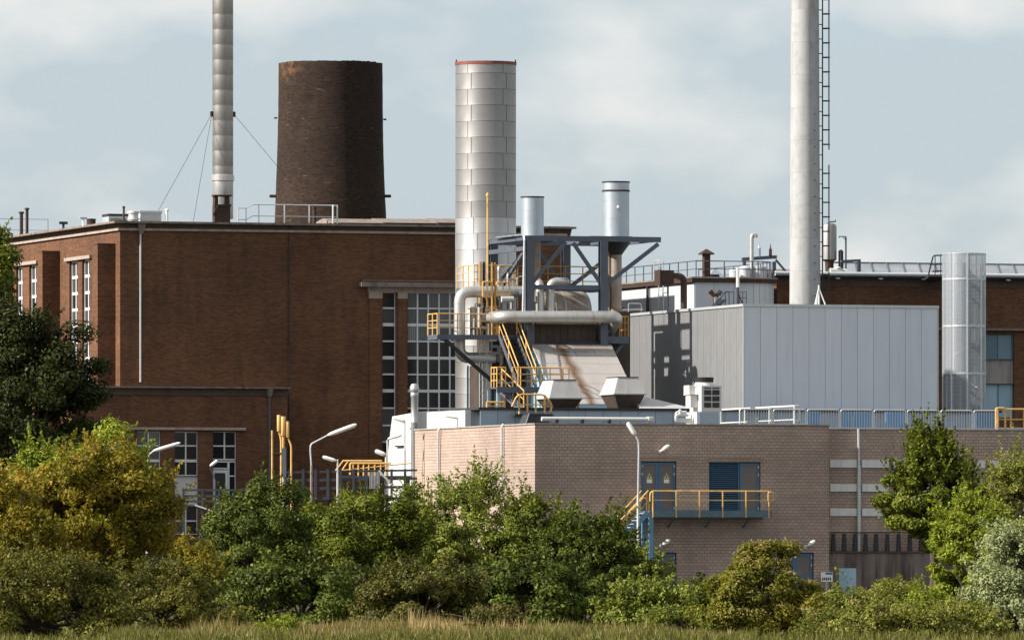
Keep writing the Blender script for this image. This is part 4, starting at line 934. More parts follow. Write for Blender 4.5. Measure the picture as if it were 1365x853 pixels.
cap = T('roof_cowl', 'small pale pyramid roof cowl right of the rusty capped vent', 'vent', FT, (x, 2, tzz))
cap.part('cowl', MB().hull([(x - .34, 1.7, tzz + .2), (x + .34, 1.7, tzz + .2), (x + .34, 2.3, tzz + .2), (x - .34, 2.3, tzz + .2)], [(x - .03, 1.97, tzz + .52), (x + .03, 1.97, tzz + .52), (x + .03, 2.03, tzz + .52), (x - .03, 2.03, tzz + .52)]), m_vent)
cap.part('neck', MB().box(x - .2, x + .2, 1.8, 2.2, tzz, tzz + .2), m_dark)
v = 3.4
ga = T('insulator_gantry', 'blue-grey steel gantry carrying two upright insulators', 'gantry', FT, (FT.u(1012, v), v, tzz))
zg = FT.z(1010, 346, v)
for px in (992, 1032): ga.part('leg', MB().box(FT.u(px, v) - .08, FT.u(px, v) + .08, v - .08, v + .08, tzz, zg - .1), m_steel)
ga.part('beam', MB().bar((FT.u(989, v), v, zg), (FT.u(1035, v), v, zg + .15), .16, .18), m_steel)
ga.part('brace', MB().bar((FT.u(1034, v), v, zg), (FT.u(1052, v), v, tzz + .25), .08, .1), m_steel)
for px, yt in ((1012, 322), (1027, 325)):
    x = FT.u(px, v); z0, z1 = zg + .1, FT.z(px, yt, v); prof = [(.07, z0)]
    for k in range(9): zz = z0 + (z1 - z0) * .62 * k / 9; prof += [(.10, zz + .02), (.07, zz + .05)]
    prof += [(.05, z0 + (z1 - z0) * .68), (.03, z0 + (z1 - z0) * .75), (.012, z1)]
    ga.part('insulator', MB().lathe(x, v, prof, 10), m_vent if px == 1012 else m_rust)
du = T('roof_duct', 'thick pale duct lying on the roof left of the white chimney', 'duct', FT, (FT.u(1034, 4.4), 4.4, tzz))
du.part('run', MB().tube([(FT.u(1012, 4.4), 4.4, tzz + .33), (FT.u(1078, 4.4), 4.4, tzz + .33)], .3, 14), m_pipeb, smooth=True)
du.part('band', MB().tube([(FT.u(1030, 4.4), 4.4, tzz + .33), (FT.u(1031, 4.4), 4.4, tzz + .33)], .315, 14), m_rust)

# ------------------------------------------------------------------ white chimney with caged ladder
NX, NY, _ = W(1073, 400, 456)
nz_ = lambda py: W(1073, py, 456)[2]
wc = T('white_chimney', 'tall weathered white chimney with a dark caged ladder on its right', 'chimney', W0, (NX, NY, 0))
r0, r1 = 20.6 * 456 / F, 18.6 * 456 / F
zs_ = [0] + [nz_(405 - 43.5 * k) for k in range(0, 12)]
for i in range(len(zs_) - 1):
    f0 = max(0, zs_[i] - nz_(405)) / (nz_(0) - nz_(405)); f1 = max(0, zs_[i + 1] - nz_(405)) / (nz_(0) - nz_(405))
    ra, rb_ = r0 + (r1 - r0) * f0, r0 + (r1 - r0) * f1
    wc.part('stack_section', MB().lathe(NX, NY, [(ra, zs_[i]), (rb_, zs_[i + 1] - .012), (rb_ * .985, zs_[i + 1])], 36), m_chim, smooth=True)
lx = NX + 23.5 * 456 / F; ly = NY - .1
ladder(wc, (lx, ly, nz_(420)), (lx, ly, nz_(-60)), (.0, .45, 0), m_dark, .32)
wc.part('cage_bar', MB().tube([(lx + .3, ly - .1, nz_(406)), (lx + .3, ly - .1, nz_(220))], .018, 5).tube([(lx + .36, ly + .2, nz_(406)), (lx + .36, ly + .2, nz_(220))], .018, 5), m_dark)
wc.part('cage_bar', MB().tube([(lx + .3, ly - .1, nz_(200)), (lx + .3, ly - .1, nz_(-60))], .018, 5).tube([(lx + .36, ly + .2, nz_(200)), (lx + .36, ly + .2, nz_(-60))], .018, 5), m_dark)
k = 405
while k > -50:
    if not 203 < k < 219:
        wc.part('cage_hoop', MB().tube([(lx, ly, nz_(k)), (lx + .2, ly - .16, nz_(k)), (lx + .36, ly - .02, nz_(k)), (lx + .38, ly + .25, nz_(k)), (lx + .2, ly + .52, nz_(k)), (lx, ly + .45, nz_(k))], .028, 5), m_dark)
    wc.part('bracket', MB().bar((NX + r1 * .9, ly + .05, nz_(k - 5)), (lx, ly + .05, nz_(k - 5)), .05), m_dark); k -= 19.3
for k in range(12): wc.part('step_iron', MB().tube([(NX + r0 * .55, NY - r0 * .84, nz_(395 - k * 22)), (NX + r0 * .68, NY - r0 * .78, nz_(395 - k * 22))], .016, 5), m_dark)

# ------------------------------------------------------------------ brown brick building on the right
FR_ = Fr(1036, 461)
RZ = lambda py, px=1250: FR_.z(px, py)
RU = lambda px: FR_.u(px)
rz = RZ(371)
rb = T('brown_brick_building', 'brown brick building with pale eave and glazed roof at the right edge', 'building', FR_)
UR = RU(1420)
w1 = (RU(1313), RU(1352), RZ(478), RZ(445)); w2 = (RU(1313), RU(1352), RZ(556), RZ(511)); w3 = (RU(1313), RU(1352), RZ(510.8), RZ(478.2))
rb.part('wall', MB().wall(0, UR, 0, rz - .05, [w1, w2, w3], 0, .45).box(0, .45, .45, 14, 0, rz - .05), m_brick)
rb.part('frieze', MB().box(-.02, UR, -.05, -.003, RZ(383), rz - .05), m_frieze)
rb.part('eave', MB().box(-.25, UR, -.45, 14, rz - .03, rz + .1), m_dark)
rb.part('gutter', MB().tube([(-.3, -.52, rz + .16), (UR, -.52, rz + .16)], .115, 10), m_whitec, smooth=True)
for px in (1114, 1171, 1228, 1341): rb.part('soffit_lamp', MB().box(RU(px) - .1, RU(px) + .1, -.4, -.2, rz - .1, rz - .032), m_lampw)
rb.part('sign_strip', MB().box(RU(1206), RU(1256), -.03, -.002, RZ(388.5), RZ(386)), m_frieze)
rb.part('ledge', MB().box(RU(1245), UR, -.3, -.003, RZ(440), RZ(437)), m_ledge)
window(rb, w1[0], w1[1], w1[2], w1[3], .18, 2, 1, m_post, m_teal, fw=.06)
window(rb, w2[0], w2[1], w2[2], w2[3], .18, 2, 1, m_post, m_lblue, fw=.06, gl=lambda i, j: m_lblue)
rb.part('spandrel_panel', MB().box(w3[0], w3[1], .16, .22, w3[2], w3[3]), m_conc, label='pale panel between the two blue windows')
zs1, zs0 = FR_.z(1250, 352, 4.0), rz + .12
u0, u1 = RU(1144), UR
rb.part('skylight_frame', MB().bar((u0, 4.0, zs1 + .02), (u1, 4.0, zs1 + .02), .08, .08).bar((u0 - 1.0, 1.5, zs0), (u1, 1.5, zs0), .08, .08), m_steel)
nn = 13; du_ = (u1 - u0) / nn
for i in range(nn):
    a = u0 + du_ * i
    rb.part('skylight_pane', MB().hull([(a - .35 + .02, 1.5, zs0), (a - .35 + du_ - .02, 1.5, zs0), (a - .35 + du_ - .02, 1.53, zs0 - .03), (a - .35 + .02, 1.53, zs0 - .03)], [(a + .35 + .02, 4, zs1), (a + .35 + du_ - .02, 4, zs1), (a + .35 + du_ - .02, 4.03, zs1 - .03), (a + .35 + .02, 4.03, zs1 - .03)]), m_skyl)
    rb.part('skylight_bar', MB().bar((a - .35, 1.48, zs0 + .02), (a + .35, 3.98, zs1 + .03), .05, .05), m_steel)
# vessel, lamp gallows and frames on that roof
v = 2.0
x = FR_.u(1105.5, v); z0, z1 = rz + .1, FR_.z(1105, 297, v); r = 9.8 * 463 / F
ve = T('roof_vessel', 'upright domed grey and brown vessel behind the white chimney ladder', 'tank', FR_, (x, v, z0))
ve.part('shell', MB().lathe(x, v, [(r, FR_.z(1105, 346, v)), (r, z1 - .25), (r * .88, z1 - .1), (r * .5, z1 - .02), (.05, z1)], 24), m_alum, smooth=True)
ve.part('skirt', MB().lathe(x, v, [(r * .55, z0), (r * .6, FR_.z(1105, 349, v)), (r, FR_.z(1105, 345.9, v))], 20), m_rust, smooth=True)
ve.part('support', MB().box(x - .7, x + .9, v - .5, v + .5, z0, z0 + .22), m_white)
ve.part('motor', MB().lathe(x + .55, v - .3, [(.14, z0 + .2), (.14, FR_.z(1105, 335, v)), (.05, FR_.z(1105, 333, v))], 10), m_dark)
ve.part('top_pipe', MB().tube([(x, v, z1), (x + .1, v, z1 + .06), (x + .35, v, z1 + .06), (x + .35, v, z1 + .16)], .035, 6), m_dark)
lg = T('lamp_gallows', 'dark thin gallows post on the roof beside the vessel', 'lamp post', FR_, (FR_.u(1128, 1.5), 1.5, z0))
xg = FR_.u(1127.5, 1.5); zg = FR_.z(1127, 315.5, 1.5)
lg.part('post', MB().box(xg - .035, xg + .035, 1.46, 1.54, z0, zg), m_steel)
lg.part('arm', MB().bar((xg, 1.5, zg), (FR_.u(1118.5, 1.5), 1.5, zg), .05).bar((xg, 1.5, zg - .2), (xg - .18, 1.5, zg), .03).bar((FR_.u(1118.7, 1.5), 1.5, zg), (FR_.u(1118.7, 1.5), 1.5, zg - .07), .05), m_steel)
pf = T('pipe_support', 'low blue-grey steel support frame at the end of the roof duct', 'steel frame', FR_, (FR_.u(1145, 1.2), 1.2, z0))
pf.part('leg', MB().box(FR_.u(1143.5, 1.2), FR_.u(1146.8, 1.2), 1.12, 1.28, z0, FR_.z(1145, 347, 1.2)), m_steel)
pf.part('beam', MB().bar((FR_.u(1121, 1.2), 1.2, FR_.z(1145, 348.5, 1.2)), (FR_.u(1147, 1.2), 1.2, FR_.z(1145, 347, 1.2)), .12, .12), m_steel)
bt = T('roof_pump', 'white round pump housing below the vessel on the roof edge', 'pump', FR_, (FR_.u(1117, .8), .8, z0))
bt.part('housing', MB().tube([(FR_.u(1106, .8), .8, z0 + .22), (FR_.u(1128, .8), .8, z0 + .18)], .2, 12), m_white, smooth=True)
bt.part('lid', MB().lathe(FR_.u(1117, .8), .8, [(.16, z0 + .36), (.2, z0 + .42), (.1, z0 + .48)], 12), m_white)

# ------------------------------------------------------------------ perforated spiral stair tower
GX, GY, _ = W(1285, 400, 456)
gz = lambda py: W(1285, py, 456)[2]
gr = 28.2 * 456 / F
sp = T('stair_tower', 'round stair tower wrapped in perforated silver sheets', 'stair tower', W0, (GX, GY, 0))
lv = [gz(620), gz(555), gz(498), gz(435), gz(372.5), gz(338)]
NPn = 8
pmf = {}
for j in range(len(lv) - 1):
    h = lv[j + 1] - lv[j]
    me = MB().lathe(0, 0, [(gr, 0), (gr, h - .02)], 6, caps=False, a0=0, a1=2 * math.pi / NPn - .03).mesh('perforated_panel', smooth=True); me.materials.append(m_perf)
    for k in range(NPn): sp.inst('perforated_panel', me, (GX, GY, lv[j] + .01), 2 * math.pi * k / NPn - R(83.5))
    sp.part('ring', MB().lathe(GX, GY, [(gr - .03, lv[j] - .05), (gr + .025, lv[j] - .05), (gr + .025, lv[j] + .05), (gr - .03, lv[j] + .05)], 40, caps=False), m_galv)
sp.part('ring', MB().lathe(GX, GY, [(gr - .03, lv[-1] - .04), (gr + .02, lv[-1] - .04), (gr + .02, lv[-1]), (gr - .03, lv[-1])], 40, caps=False), m_galv)
for k in range(NPn):
    a = 2 * math.pi * k / NPn - R(84); c, s = math.cos(a), math.sin(a)
    sp.part('upright', MB().bar((GX + c * (gr + .005), GY + s * (gr + .005), 0), (GX + c * (gr + .005), GY + s * (gr + .005), lv[-1]), .09, .05), m_galv)
sp.part('spindle', MB().tube([(GX, GY, 0), (GX, GY, lv[-2] + .9)], .1, 10), m_steel)
nt_ = 78
for k in range(nt_):
    a = k * .42; z = .2 + (lv[-2] - .2) * k / nt_; c, s = math.cos(a), math.sin(a); c2, s2 = math.cos(a + .4), math.sin(a + .4); rr_ = gr - .08
    sp.part('tread', MB().ext([(GX + .08 * c, GY + .08 * s, z), (GX + rr_ * c, GY + rr_ * s, z), (GX + rr_ * c2, GY + rr_ * s2, z), (GX + .08 * c2, GY + .08 * s2, z)], (0, 0, .04)), m_steel)
sp.part('helix_rail', MB().tube([(GX + (gr - .1) * math.cos(k * .21), GY + (gr - .1) * math.sin(k * .21), 1.2 + (lv[-2] - .2) * k / (2 * nt_)) for k in range(2 * nt_)], .025, 5), m_galv)
gl_ = T('ladder_hoop', 'dark hooped handrail left of the perforated stair tower top', 'railing', W0, W(1246, 366, 458))
p = lambda px, py, dy=0: (W(px, py, 458)[0], 458 + dy, W(px, py, 458)[2])
for dy in (0, .6): gl_.part('hoop', MB().tube(bend([p(1238, 366.5, dy), p(1241, 354, dy), p(1244.5, 340.5, dy), p(1257, 340, dy)], .1), .03, 6), m_steel)
gl_.part('rail', MB().tube([p(1240, 353), p(1257, 352.5)], .025, 6).tube([p(1243, 362), p(1257, 361)], .04, 6), m_steel)
for px in (1246.5, 1254): gl_.part('post', MB().tube([p(px, 366.5), p(px, 340.3)], .025, 6), m_steel)
gl_.part('landing', MB().box(p(1238, 0)[0], p(1262, 0)[0], 457.2, 467, p(0, 369.5)[2], p(0, 367)[2]), m_dark)
for px in (1240, 1256): gl_.part('tie', MB().tube([p(px, 352.5), p(px, 352.5, .6)], .02, 5), m_steel)

# ------------------------------------------------------------------ beige brick block in front
FB = Fr(713, 400)
bz = FB.z(713, 563.7); UB = FB.u(1105); VB = 18.65
B = lambda px, v=0: FB.u(px, v)
ZB = lambda py, px=950, v=0: FB.z(px, py, v)
be = T('beige_brick_block', 'beige brick block with blue doors and a sunlit windowless side wall', 'building', FB)
d1 = (B(854.5), B(902), ZB(684), ZB(615)); d2 = (B(945), B(1014), ZB(684), ZB(615.5)); d3 = (B(855), B(902), ZB(804), ZB(736)); d4 = (B(1038), B(1085), ZB(804), ZB(736))
be.part('wall', MB().wall(0, UB, 0, bz - .06, [d1, d2, d3, d4], 0, .35), m_beige, label='beige brick front wall with blue doors')
be.part('side_wall', MB().box(0, .35, .35, VB, 0, bz - .06).box(UB - .35, UB, .35, VB, 0, bz - .06).box(.35, UB - .35, VB - .35, VB, 0, bz - .06), m_beige)
m_sold = brick_mat('soldier_brick', (.45, .34, .28), (.38, .285, .225), (.17, .13, .105), .075, .27, .012, var=.1, st=.05)
be.part('soldier_course', MB().box(d1[0] - .15, d1[1] + .15, -.012, -.001, d1[3] + .01, d1[3] + .26), m_sold)
be.part('soldier_course', MB().box(d2[0] - .05, d2[1] + .05, -.012, -.001, d2[3] + .01, d2[3] + .26), m_sold)
be.part('coping', MB().box(-.05, UB + .05, -.05, .4, bz - .06, bz).box(-.05, .4, .4, VB, bz - .06, bz).box(UB - .4, UB + .05, .4, VB, bz - .06, bz), m_conc)
be.part('roof', MB().box(.35, UB - .35, .35, VB - .35, bz - .5, bz - .35), m_felt)
def leaf_door(a0, a1, z0, z1, sign=False, hinge=1, cross=False):
    k = .13
    holes = [(a0 + k, a1 - k, z0 + k, z1 - k)]
    if cross: zm_ = z0 + (z1 - z0) * .52; holes = [(a0 + k, a1 - k, z0 + k, zm_ - .07), (a0 + k, a1 - k, zm_ + .07, z1 - k)]
    d = be.part('door', MB().wall(a0, a1, z0, z1, holes, .1, .17), m_door)
    be.part('door_sheet', MB().box(a0 + k - .02, a1 - k + .02, .125, .15, z0 + k - .02, z1 - k + .02), m_doorg, d)
    for zz in (z0 + .15, z1 - .25, z1 - .62): be.part('hinge', MB().tube([(a1 - .05 if hinge > 0 else a0 + .05, .085, zz), (a1 - .05 if hinge > 0 else a0 + .05, .085, zz + .12)], .03, 6), m_galv, d)
    if sign:
        c = (a0 + a1) / 2; zc_ = z0 + (z1 - z0) * .62
        be.part('warning_triangle', MB().ext([(c - .16, .118, zc_ + .13), (c + .16, .118, zc_ + .13), (c, .118, zc_ + .4)], (0, .006, 0)), m_gold, d)
        be.part('warning_bolt', MB().ext([(c - .02, .113, zc_ + .16), (c + .045, .113, zc_ + .25), (c + .0, .113, zc_ + .25), (c + .02, .113, zc_ + .33), (c - .05, .113, zc_ + .23), (c, .113, zc_ + .23)], (0, .004, 0)), m_black, d)
        be.part('notice_plate', MB().box(c - .13, c + .13, .118, .124, zc_ - .07, zc_ + .1), m_lampw, d)
m1 = (d1[0] + d1[1]) / 2
leaf_door(d1[0] + .04, m1 - .005, d1[2] + .02, d1[3] - .04, True, -1); leaf_door(m1 + .005, d1[1] - .04, d1[2] + .02, d1[3] - .04, True, 1)
ml = B(986.5)
leaf_door(ml + .03, d2[1] - .03, d2[2] + .02, d2[3] - .04, False, 1)
m3 = (d3[0] + d3[1]) / 2
leaf_door(d3[0] + .04, m3, d3[2] + .03, d3[3] - .04, False, -1, True); leaf_door(m3 + .01, d3[1] - .04, d3[2] + .03, d3[3] - .04, False, 1, True)
m4 = B(1061)
leaf_door(d4[0] + .04, m4, d4[2] + .03, d4[3] - .04, False, -1); leaf_door(m4 + .01, d4[1] - .04, d4[2] + .03, d4[3] - .04, False, 1, True)
lv_ = be.part('louvre', MB().wall(d2[0], ml, d2[2], d2[3], [(d2[0] + .05, ml - .05, d2[2] + .05, d2[3] - .05)], .1, .2), m_door, label='blue slatted louvre beside the upper right door')
be.part('louvre_back', MB().box(d2[0] + .05, ml - .05, .24, .26, d2[2] + .05, d2[3] - .05), m_black, lv_)
ns = 24; zs0 = d2[2] + .07; sh = (d2[3] - .07 - zs0) / ns
for i in range(ns):
    z = zs0 + i * sh; be.part('slat', MB().ext([(d2[0] + .05, .11, z), (d2[0] + .05, .2, z + sh * .75), (d2[0] + .05, .215, z + sh * .75), (d2[0] + .05, .125, z)], (ml - d2[0] - .1, 0, 0)), m_door, lv_)
for dd in (d1, d2, d3, d4): be.part('doorway_back', MB().box(dd[0] - .05, dd[1] + .05, .36, .42, dd[2], dd[3]), m_black)
for px in (588, 672):
    v_, _z = FB.s(px, 600)
    be.part('downpipe', MB().tube(bend([(-.03, v_, bz + .02), (-.12, v_, bz - .1), (-.12, v_ + (.1 if px < 600 else 0), bz - 1.0), (-.12, v_, .1)], .1), .055, 8), m_galv, smooth=True)
# recessed wing
vw = .85; wz = FB.z(1160, 571.5, vw); UW = FB.u(1440, vw)
wg = T('beige_brick_wing', 'recessed beige brick wing with three rows of pale concrete strips', 'building', FB, (UB + .02, vw, 0))
wg.part('wall', MB().box(UB + .02, UW, vw, VB, 0, wz - .06), m_beige)
wg.part('coping', MB().box(UB + .02, UW, vw - .05, vw + .4, wz - .06, wz), m_conc)
ws = lambda px, py: FB.z(px, py, vw)
per = 42.8
for yt, yb in ((613, 623), (645, 655), (677.5, 687.5)):
    for k in range(7):
        a = 1105.6 + per * k; x0_, x1_ = FB.u(a, vw), FB.u(a + 35.5, vw)
        wg.part('concrete_strip', MB().box(max(x0_, UB + .04), x1_, vw - .09, vw - .003, ws(1140, yb), ws(1140, yt)), m_strip)
wg.part('downpipe', MB().tube([(FB.u(1143.5, vw), vw - .14, 1.5), (FB.u(1143.5, vw), vw - .14, ws(1143, 620))], .09, 8).tube([(FB.u(1143.5, vw), vw - .14, ws(1143, 620)), (FB.u(1143, vw), vw - .14, wz)], .06, 8), m_galv, smooth=True)
# low concrete wall with rusty posts
lc = T('concrete_wall', 'low streaked concrete wall with a row of rusty iron posts', 'wall', FB, (UB + .1, .45, 0))
cu0, cu1 = UB + .05, FB.u(1330, .4); cz_ = FB.z(1160, 736.5, .4)
lc.part('wall', MB().box(cu0, cu1, .4, .8, 0, cz_), M('streaked_concrete', (.20, .155, .13), .9, var=.2, streak=.95, dirt=(.05, .035, .03), bump=.2, dlim=(.4, .65)))
lc.part('wall_cap', MB().box(cu0, cu1, .33, .82, cz_, cz_ + .07), m_frieze)
for px in (1111, 1125.5, 1140, 1154, 1168, 1183, 1198, 1213, 1228): 
    u = FB.u(px, .55); lc.part('iron_post', MB().hull([(u - .11, .5, cz_ + .07), (u + .11, .5, cz_ + .07), (u + .11, .62, cz_ + .07), (u - .11, .62, cz_ + .07)], [(u - .07, .5, cz_ + .9), (u + .07, .5, cz_ + .9), (u + .07, .62, cz_ + .9), (u - .07, .62, cz_ + .9)]), m_dark)
lc.part('top_bar', MB().bar((cu0, .56, cz_ + .95), (cu1, .56, cz_ + .95), .05), m_rust)
lc.part('hatch_door', MB().box(FB.u(1118, .4), FB.u(1141, .4), .36, .398, 0.2, FB.z(1130, 757, .4)), m_lblue, label='pale blue hatch in the concrete wall')
# yellow-railed platform and stairs
pl = T('door_platform', 'blue-green steel platform with yellow railing below the upper doors', 'platform', FB, (B(950), -.6, 0))
pv_ = -1.25; pu0, pu1 = FB.u(866, pv_), FB.u(1029, pv_); pz = FB.z(950, 681, pv_)
pl.part('deck', MB().box(pu0, pu1, pv_, -.01, pz - .06, pz), m_platf)
pl.part('edge_beam', MB().box(pu0, pu1, pv_ - .04, pv_ + .03, pz - .28, pz + .03), m_platf)
pl.part('end_beam', MB().box(pu0 - .03, pu0 + .03, pv_ + .03, -.01, pz - .28, pz - .06).box(pu1 - .03, pu1 + .03, pv_ + .03, -.01, pz - .28, pz - .06), m_platf)
for px in (900, 950, 1000): pl.part('bracket', MB().bar((FB.u(px, -1), -1.1, pz - .2), (FB.u(px, -1), -.01, pz - .75), .06, .06), m_platf)
zr1 = FB.z(950, 654.5, pv_)
pl.part('top_rail', MB().tube(bend([(pu0 + .02, pv_, pz + .45), (pu0 + .02, pv_, zr1), (pu1 - .02, pv_, zr1), (pu1 - .02, -.1, zr1)], .22), .038, 8), m_yellow, smooth=True)
pl.part('mid_rail', MB().tube([(pu0 + .15, pv_, pz + .5), (pu1 - .05, pv_, pz + .5), (pu1 - .05, -.1, pz + .5)], .026, 6), m_yellow)
for px in (870, 901, 932, 963, 994, 1024.5): pl.part('post', MB().tube([(FB.u(px, pv_), pv_ - .03, pz - .3), (FB.u(px, pv_), pv_ - .03, zr1)], .036, 6), m_yellow)
pl.part('end_gate', MB().tube(bend([(pu1 - .2, pv_ - .05, pz + .5), (pu1 - .2, pv_ - .05, zr1 - .05), (pu1 + .05, pv_ - .05, zr1 - .05), (pu1 + .05, pv_ - .05, pz + .5), (pu1 - .2, pv_ - .05, pz + .5)], .06, 3), .03, 6), m_yellow)
pl.part('support_post', MB().box(pu0 - .02, pu0 + .18, pv_ - .02, pv_ + .18, 0, pz - .28), m_post)
pl.part('support_post', MB().box(pu0 - .02, pu0 + .18, -.3, -.1, 0, pz - .28), m_post)
stairs(pl, (pu0 - .05, pv_ + .05, pz - .05), (pu0 - .05 - (pz - .05) * .98, pv_ + .05, .0), (0, .95, 0), 26, m_post, m_galv, m_yellow, 1.0, (0, 1), .22)
pl.part('stair_knee_rail', MB().tube(bend([(pu0 - 1.1, pv_ + .03, pz - .2), (pu0 - .25, pv_ + .03, zr1 - .25), (pu0 - .03, pv_ + .03, zr1 - .55), (pu0 - .03, pv_ + .03, pz)], .22), .036, 7), m_yellow)
# wall lamps
def wall_lamp(px, py, label):
    u, z = FB.f(px, py)
    t = T('wall_lamp', label, 'wall lamp', FB, (u, 0, z), 'white lamps on the beige front wall')
    t.part('bracket', MB().tube([(u - .12, 0, z - .14), (u - .12, -.18, z - .12), (u - .02, -.3, z)], .045, 8), m_lampw)
    t.part('wall_plate', MB().lathe(0, 0, [(.07, 0), (.07, .03), (.02, .035)], 12) if False else MB().box(u - .19, u - .05, -.03, -.001, z - .22, z - .06), m_lampw)
    pts = [Vector((u - .12, -.3, z - .1)) + Vector((.33, -.1, .24)) * (k / 6) for k in range(7)]
    t.part('head', MB().tube(pts, [.05, .085, .1, .105, .1, .085, .04], 10), m_lampw, smooth=True)
wall_lamp(883, 597.5, 'white lamp above the upper left double door')
wall_lamp(1077, 724.5, 'white lamp above the lower right door')
wall_lamp(884, 723, 'white lamp above the lower left door')
wall_lamp(851, 763, 'low white lamp half hidden by bushes under the platform stairs')
# sign
sg = T('info_sign', 'small white notice board with dark blue header by the lower right door', 'sign', FB, (B(1102), -.35, 0))
su0, su1, sz0, sz1 = FB.u(1094.5, -.3), FB.u(1110, -.3), FB.z(1100, 775, -.3), FB.z(1100, 762, -.3)
sg.part('board', MB().box(su0, su1, -.3, -.27, sz0, sz1), m_lampw)
sg.part('header', MB().box(su0 + .22, su1 - .02, -.306, -.3, sz1 - .12, sz1 - .02), m_door)
for k in range(5): sg.part('lettering', MB().box(su0 + .05 + k * .095, su0 + .11 + k * .095, -.306, -.3, sz0 + .06 + (k % 2) * .02, sz0 + .2), m_black)
sg.part('pole', MB().tube([((su0 + su1) / 2, -.24, 0), ((su0 + su1) / 2, -.24, sz1)], .03, 6), m_galv)
# roof: condensing unit, pipes, hatch, railings
v = 9.0
ac = T('condensing_unit', 'white roof condensing unit with dark grilles and a black fan ring', 'air conditioner', FB, (FB.u(942, v), v, bz - .35))
X = lambda px: FB.u(px, v)
Z = lambda py: FB.z(945, py, v)
ac.part('plinth', MB().box(X(929), X(960), v, v + 1.6, bz - .35, Z(549)), m_white)
ac.part('plinth_grille', MB().box(X(932), X(957.5), v - .02, v, bz - .2, Z(550)), m_bluec)
ac.part('cabinet', MB().box(X(935), X(962), v, v + 1.7, Z(548.5), Z(514)), m_white)
for i in range(2):
    for j in range(4):
        hh = (Z(515.5) - Z(544)) / 3.4; z0 = Z(544) + j * hh; ac.part('grille', MB().box(X(938.5 + i * 11), X(948 + i * 11), v - .02, v - .001, z0 + .03, z0 + (hh if j < 3 else hh * .4) - .03), m_dark)
xx, yy = X(946), v + .8
ac.part('fan_collar', MB().lathe(xx, yy, [(.5, Z(514)), (.42, Z(509))], 24), m_white, smooth=True)
ac.part('fan_ring', MB().lathe(xx, yy, [(.42, Z(509)), (.44, Z(509)), (.46, Z(502.5)), (.38, Z(502.5))], 24), m_black)
ac.part('control_box', MB().box(X(925), X(934.5), v + .5, v + 1.2, Z(543), Z(526)), m_white)
ac.part('control_roof', MB().box(X(923), X(935), v + .4, v + 1.3, Z(526), Z(525)), m_white)
ac.part('side_cabinet', MB().box(X(927), X(935), v + .9, v + 1.7, Z(526), Z(513)), m_white)
rp = T('refrigerant_pipes', 'bent white pipes left of the condensing unit', 'pipes', FB, (X(915), v, bz))
for k, (a, yA, yB) in enumerate(((905.5, 553, 562), (908.5, 549, 559))): rp.part('pipe', MB().tube(bend([(X(928), v + .5 + k * .3, Z(yB)), (X(a), v + .5 + k * .3, Z(yB)), (X(a), v + .5 + k * .3, Z(yA)), (X(922), v + .5 + k * .3, Z(yA))], .15), .07, 8), m_white, smooth=True)
rp.part('riser_cap', MB().lathe(X(911), v + .5, [(.07, Z(552)), (.07, Z(548)), (.1, Z(547.5)), (.02, Z(545))], 8), m_white)
v2 = 4.0
pp = T('roof_pipe', 'long white pipe lying along the beige block roof edge', 'pipe', FB, (FB.u(790, v2), v2, bz - .35))
zpp = FB.z(790, 558.5, v2)
pp.part('run', MB().tube([(FB.u(722, v2), v2, zpp), (FB.u(866, v2), v2, zpp)], .1, 10), m_white, smooth=True)
pp.part('elbow', MB().tube([(FB.u(864, v2), v2, zpp), (FB.u(868.5, v2), v2, zpp), (FB.u(868.5, v2), v2 + .6, zpp)], .14, 10), m_white)
for px in (742, 776, 812): pp.part('saddle', MB().box(FB.u(px, v2) - .05, FB.u(px, v2) + .05, v2 - .13, v2 + .13, bz - .35, zpp - .02), m_dark)
rh = T('roof_hatch', 'black trapezoid roof hatch at the corner of the beige block', 'hatch', FB, (FB.u(707, 8), 8, bz - .35))
a_, b_, z0, z1 = FB.u(694, 8), FB.u(736, 8), bz - .35, FB.z(712, 552, 8)
rh.part('hatch', MB().hull([(a_, 7.6, z0), (b_, 7.6, z0), (b_, 9, z0), (a_, 9, z0)], [(a_ + .38, 7.8, z1), (b_ - .4, 7.8, z1), (b_ - .4, 8.8, z1), (a_ + .38, 8.8, z1)]), m_dark)
rh.part('edge_strip', MB().bar((a_ - .02, 7.58, z0), (a_ + .36, 7.78, z1 + .02), .05).bar((a_ + .36, 7.78, z1 + .02), (b_ - .4, 7.78, z1 + .02), .05), m_steel)
wr = T('roof_railing', 'white painted railing running back across the beige roof', 'railing', FB, (FB.u(1059, 4), 4, bz - .35))
uw = FB.u(1059, 4)
railing(wr, [(uw, 4, bz - .35), (uw, 14.5, bz - .35)], FB.z(1059, 541, 4) - bz + .35, m_white, .045, 3.4, (.5,))
wr.part('end_loop', MB().tube(bend([(uw, 4, bz + .25), (uw + .25, 4, bz + .25), (uw + .25, 4, FB.z(1059, 541, 4)), (uw, 4, FB.z(1059, 541, 4))], .08), .04, 6), m_white)
wr.part('tag_plate', MB().box(uw - .03, uw - .01, 9.0, 9.5, bz + .1, bz + .5), m_white)
vb_ = 2.2; zb0, zb1 = wz, FB.z(1200, 546.5, vb_)
pxs = [985, 1030, 1075, 1119.5, 1164, 1208.5, 1253, 1297, 1330]
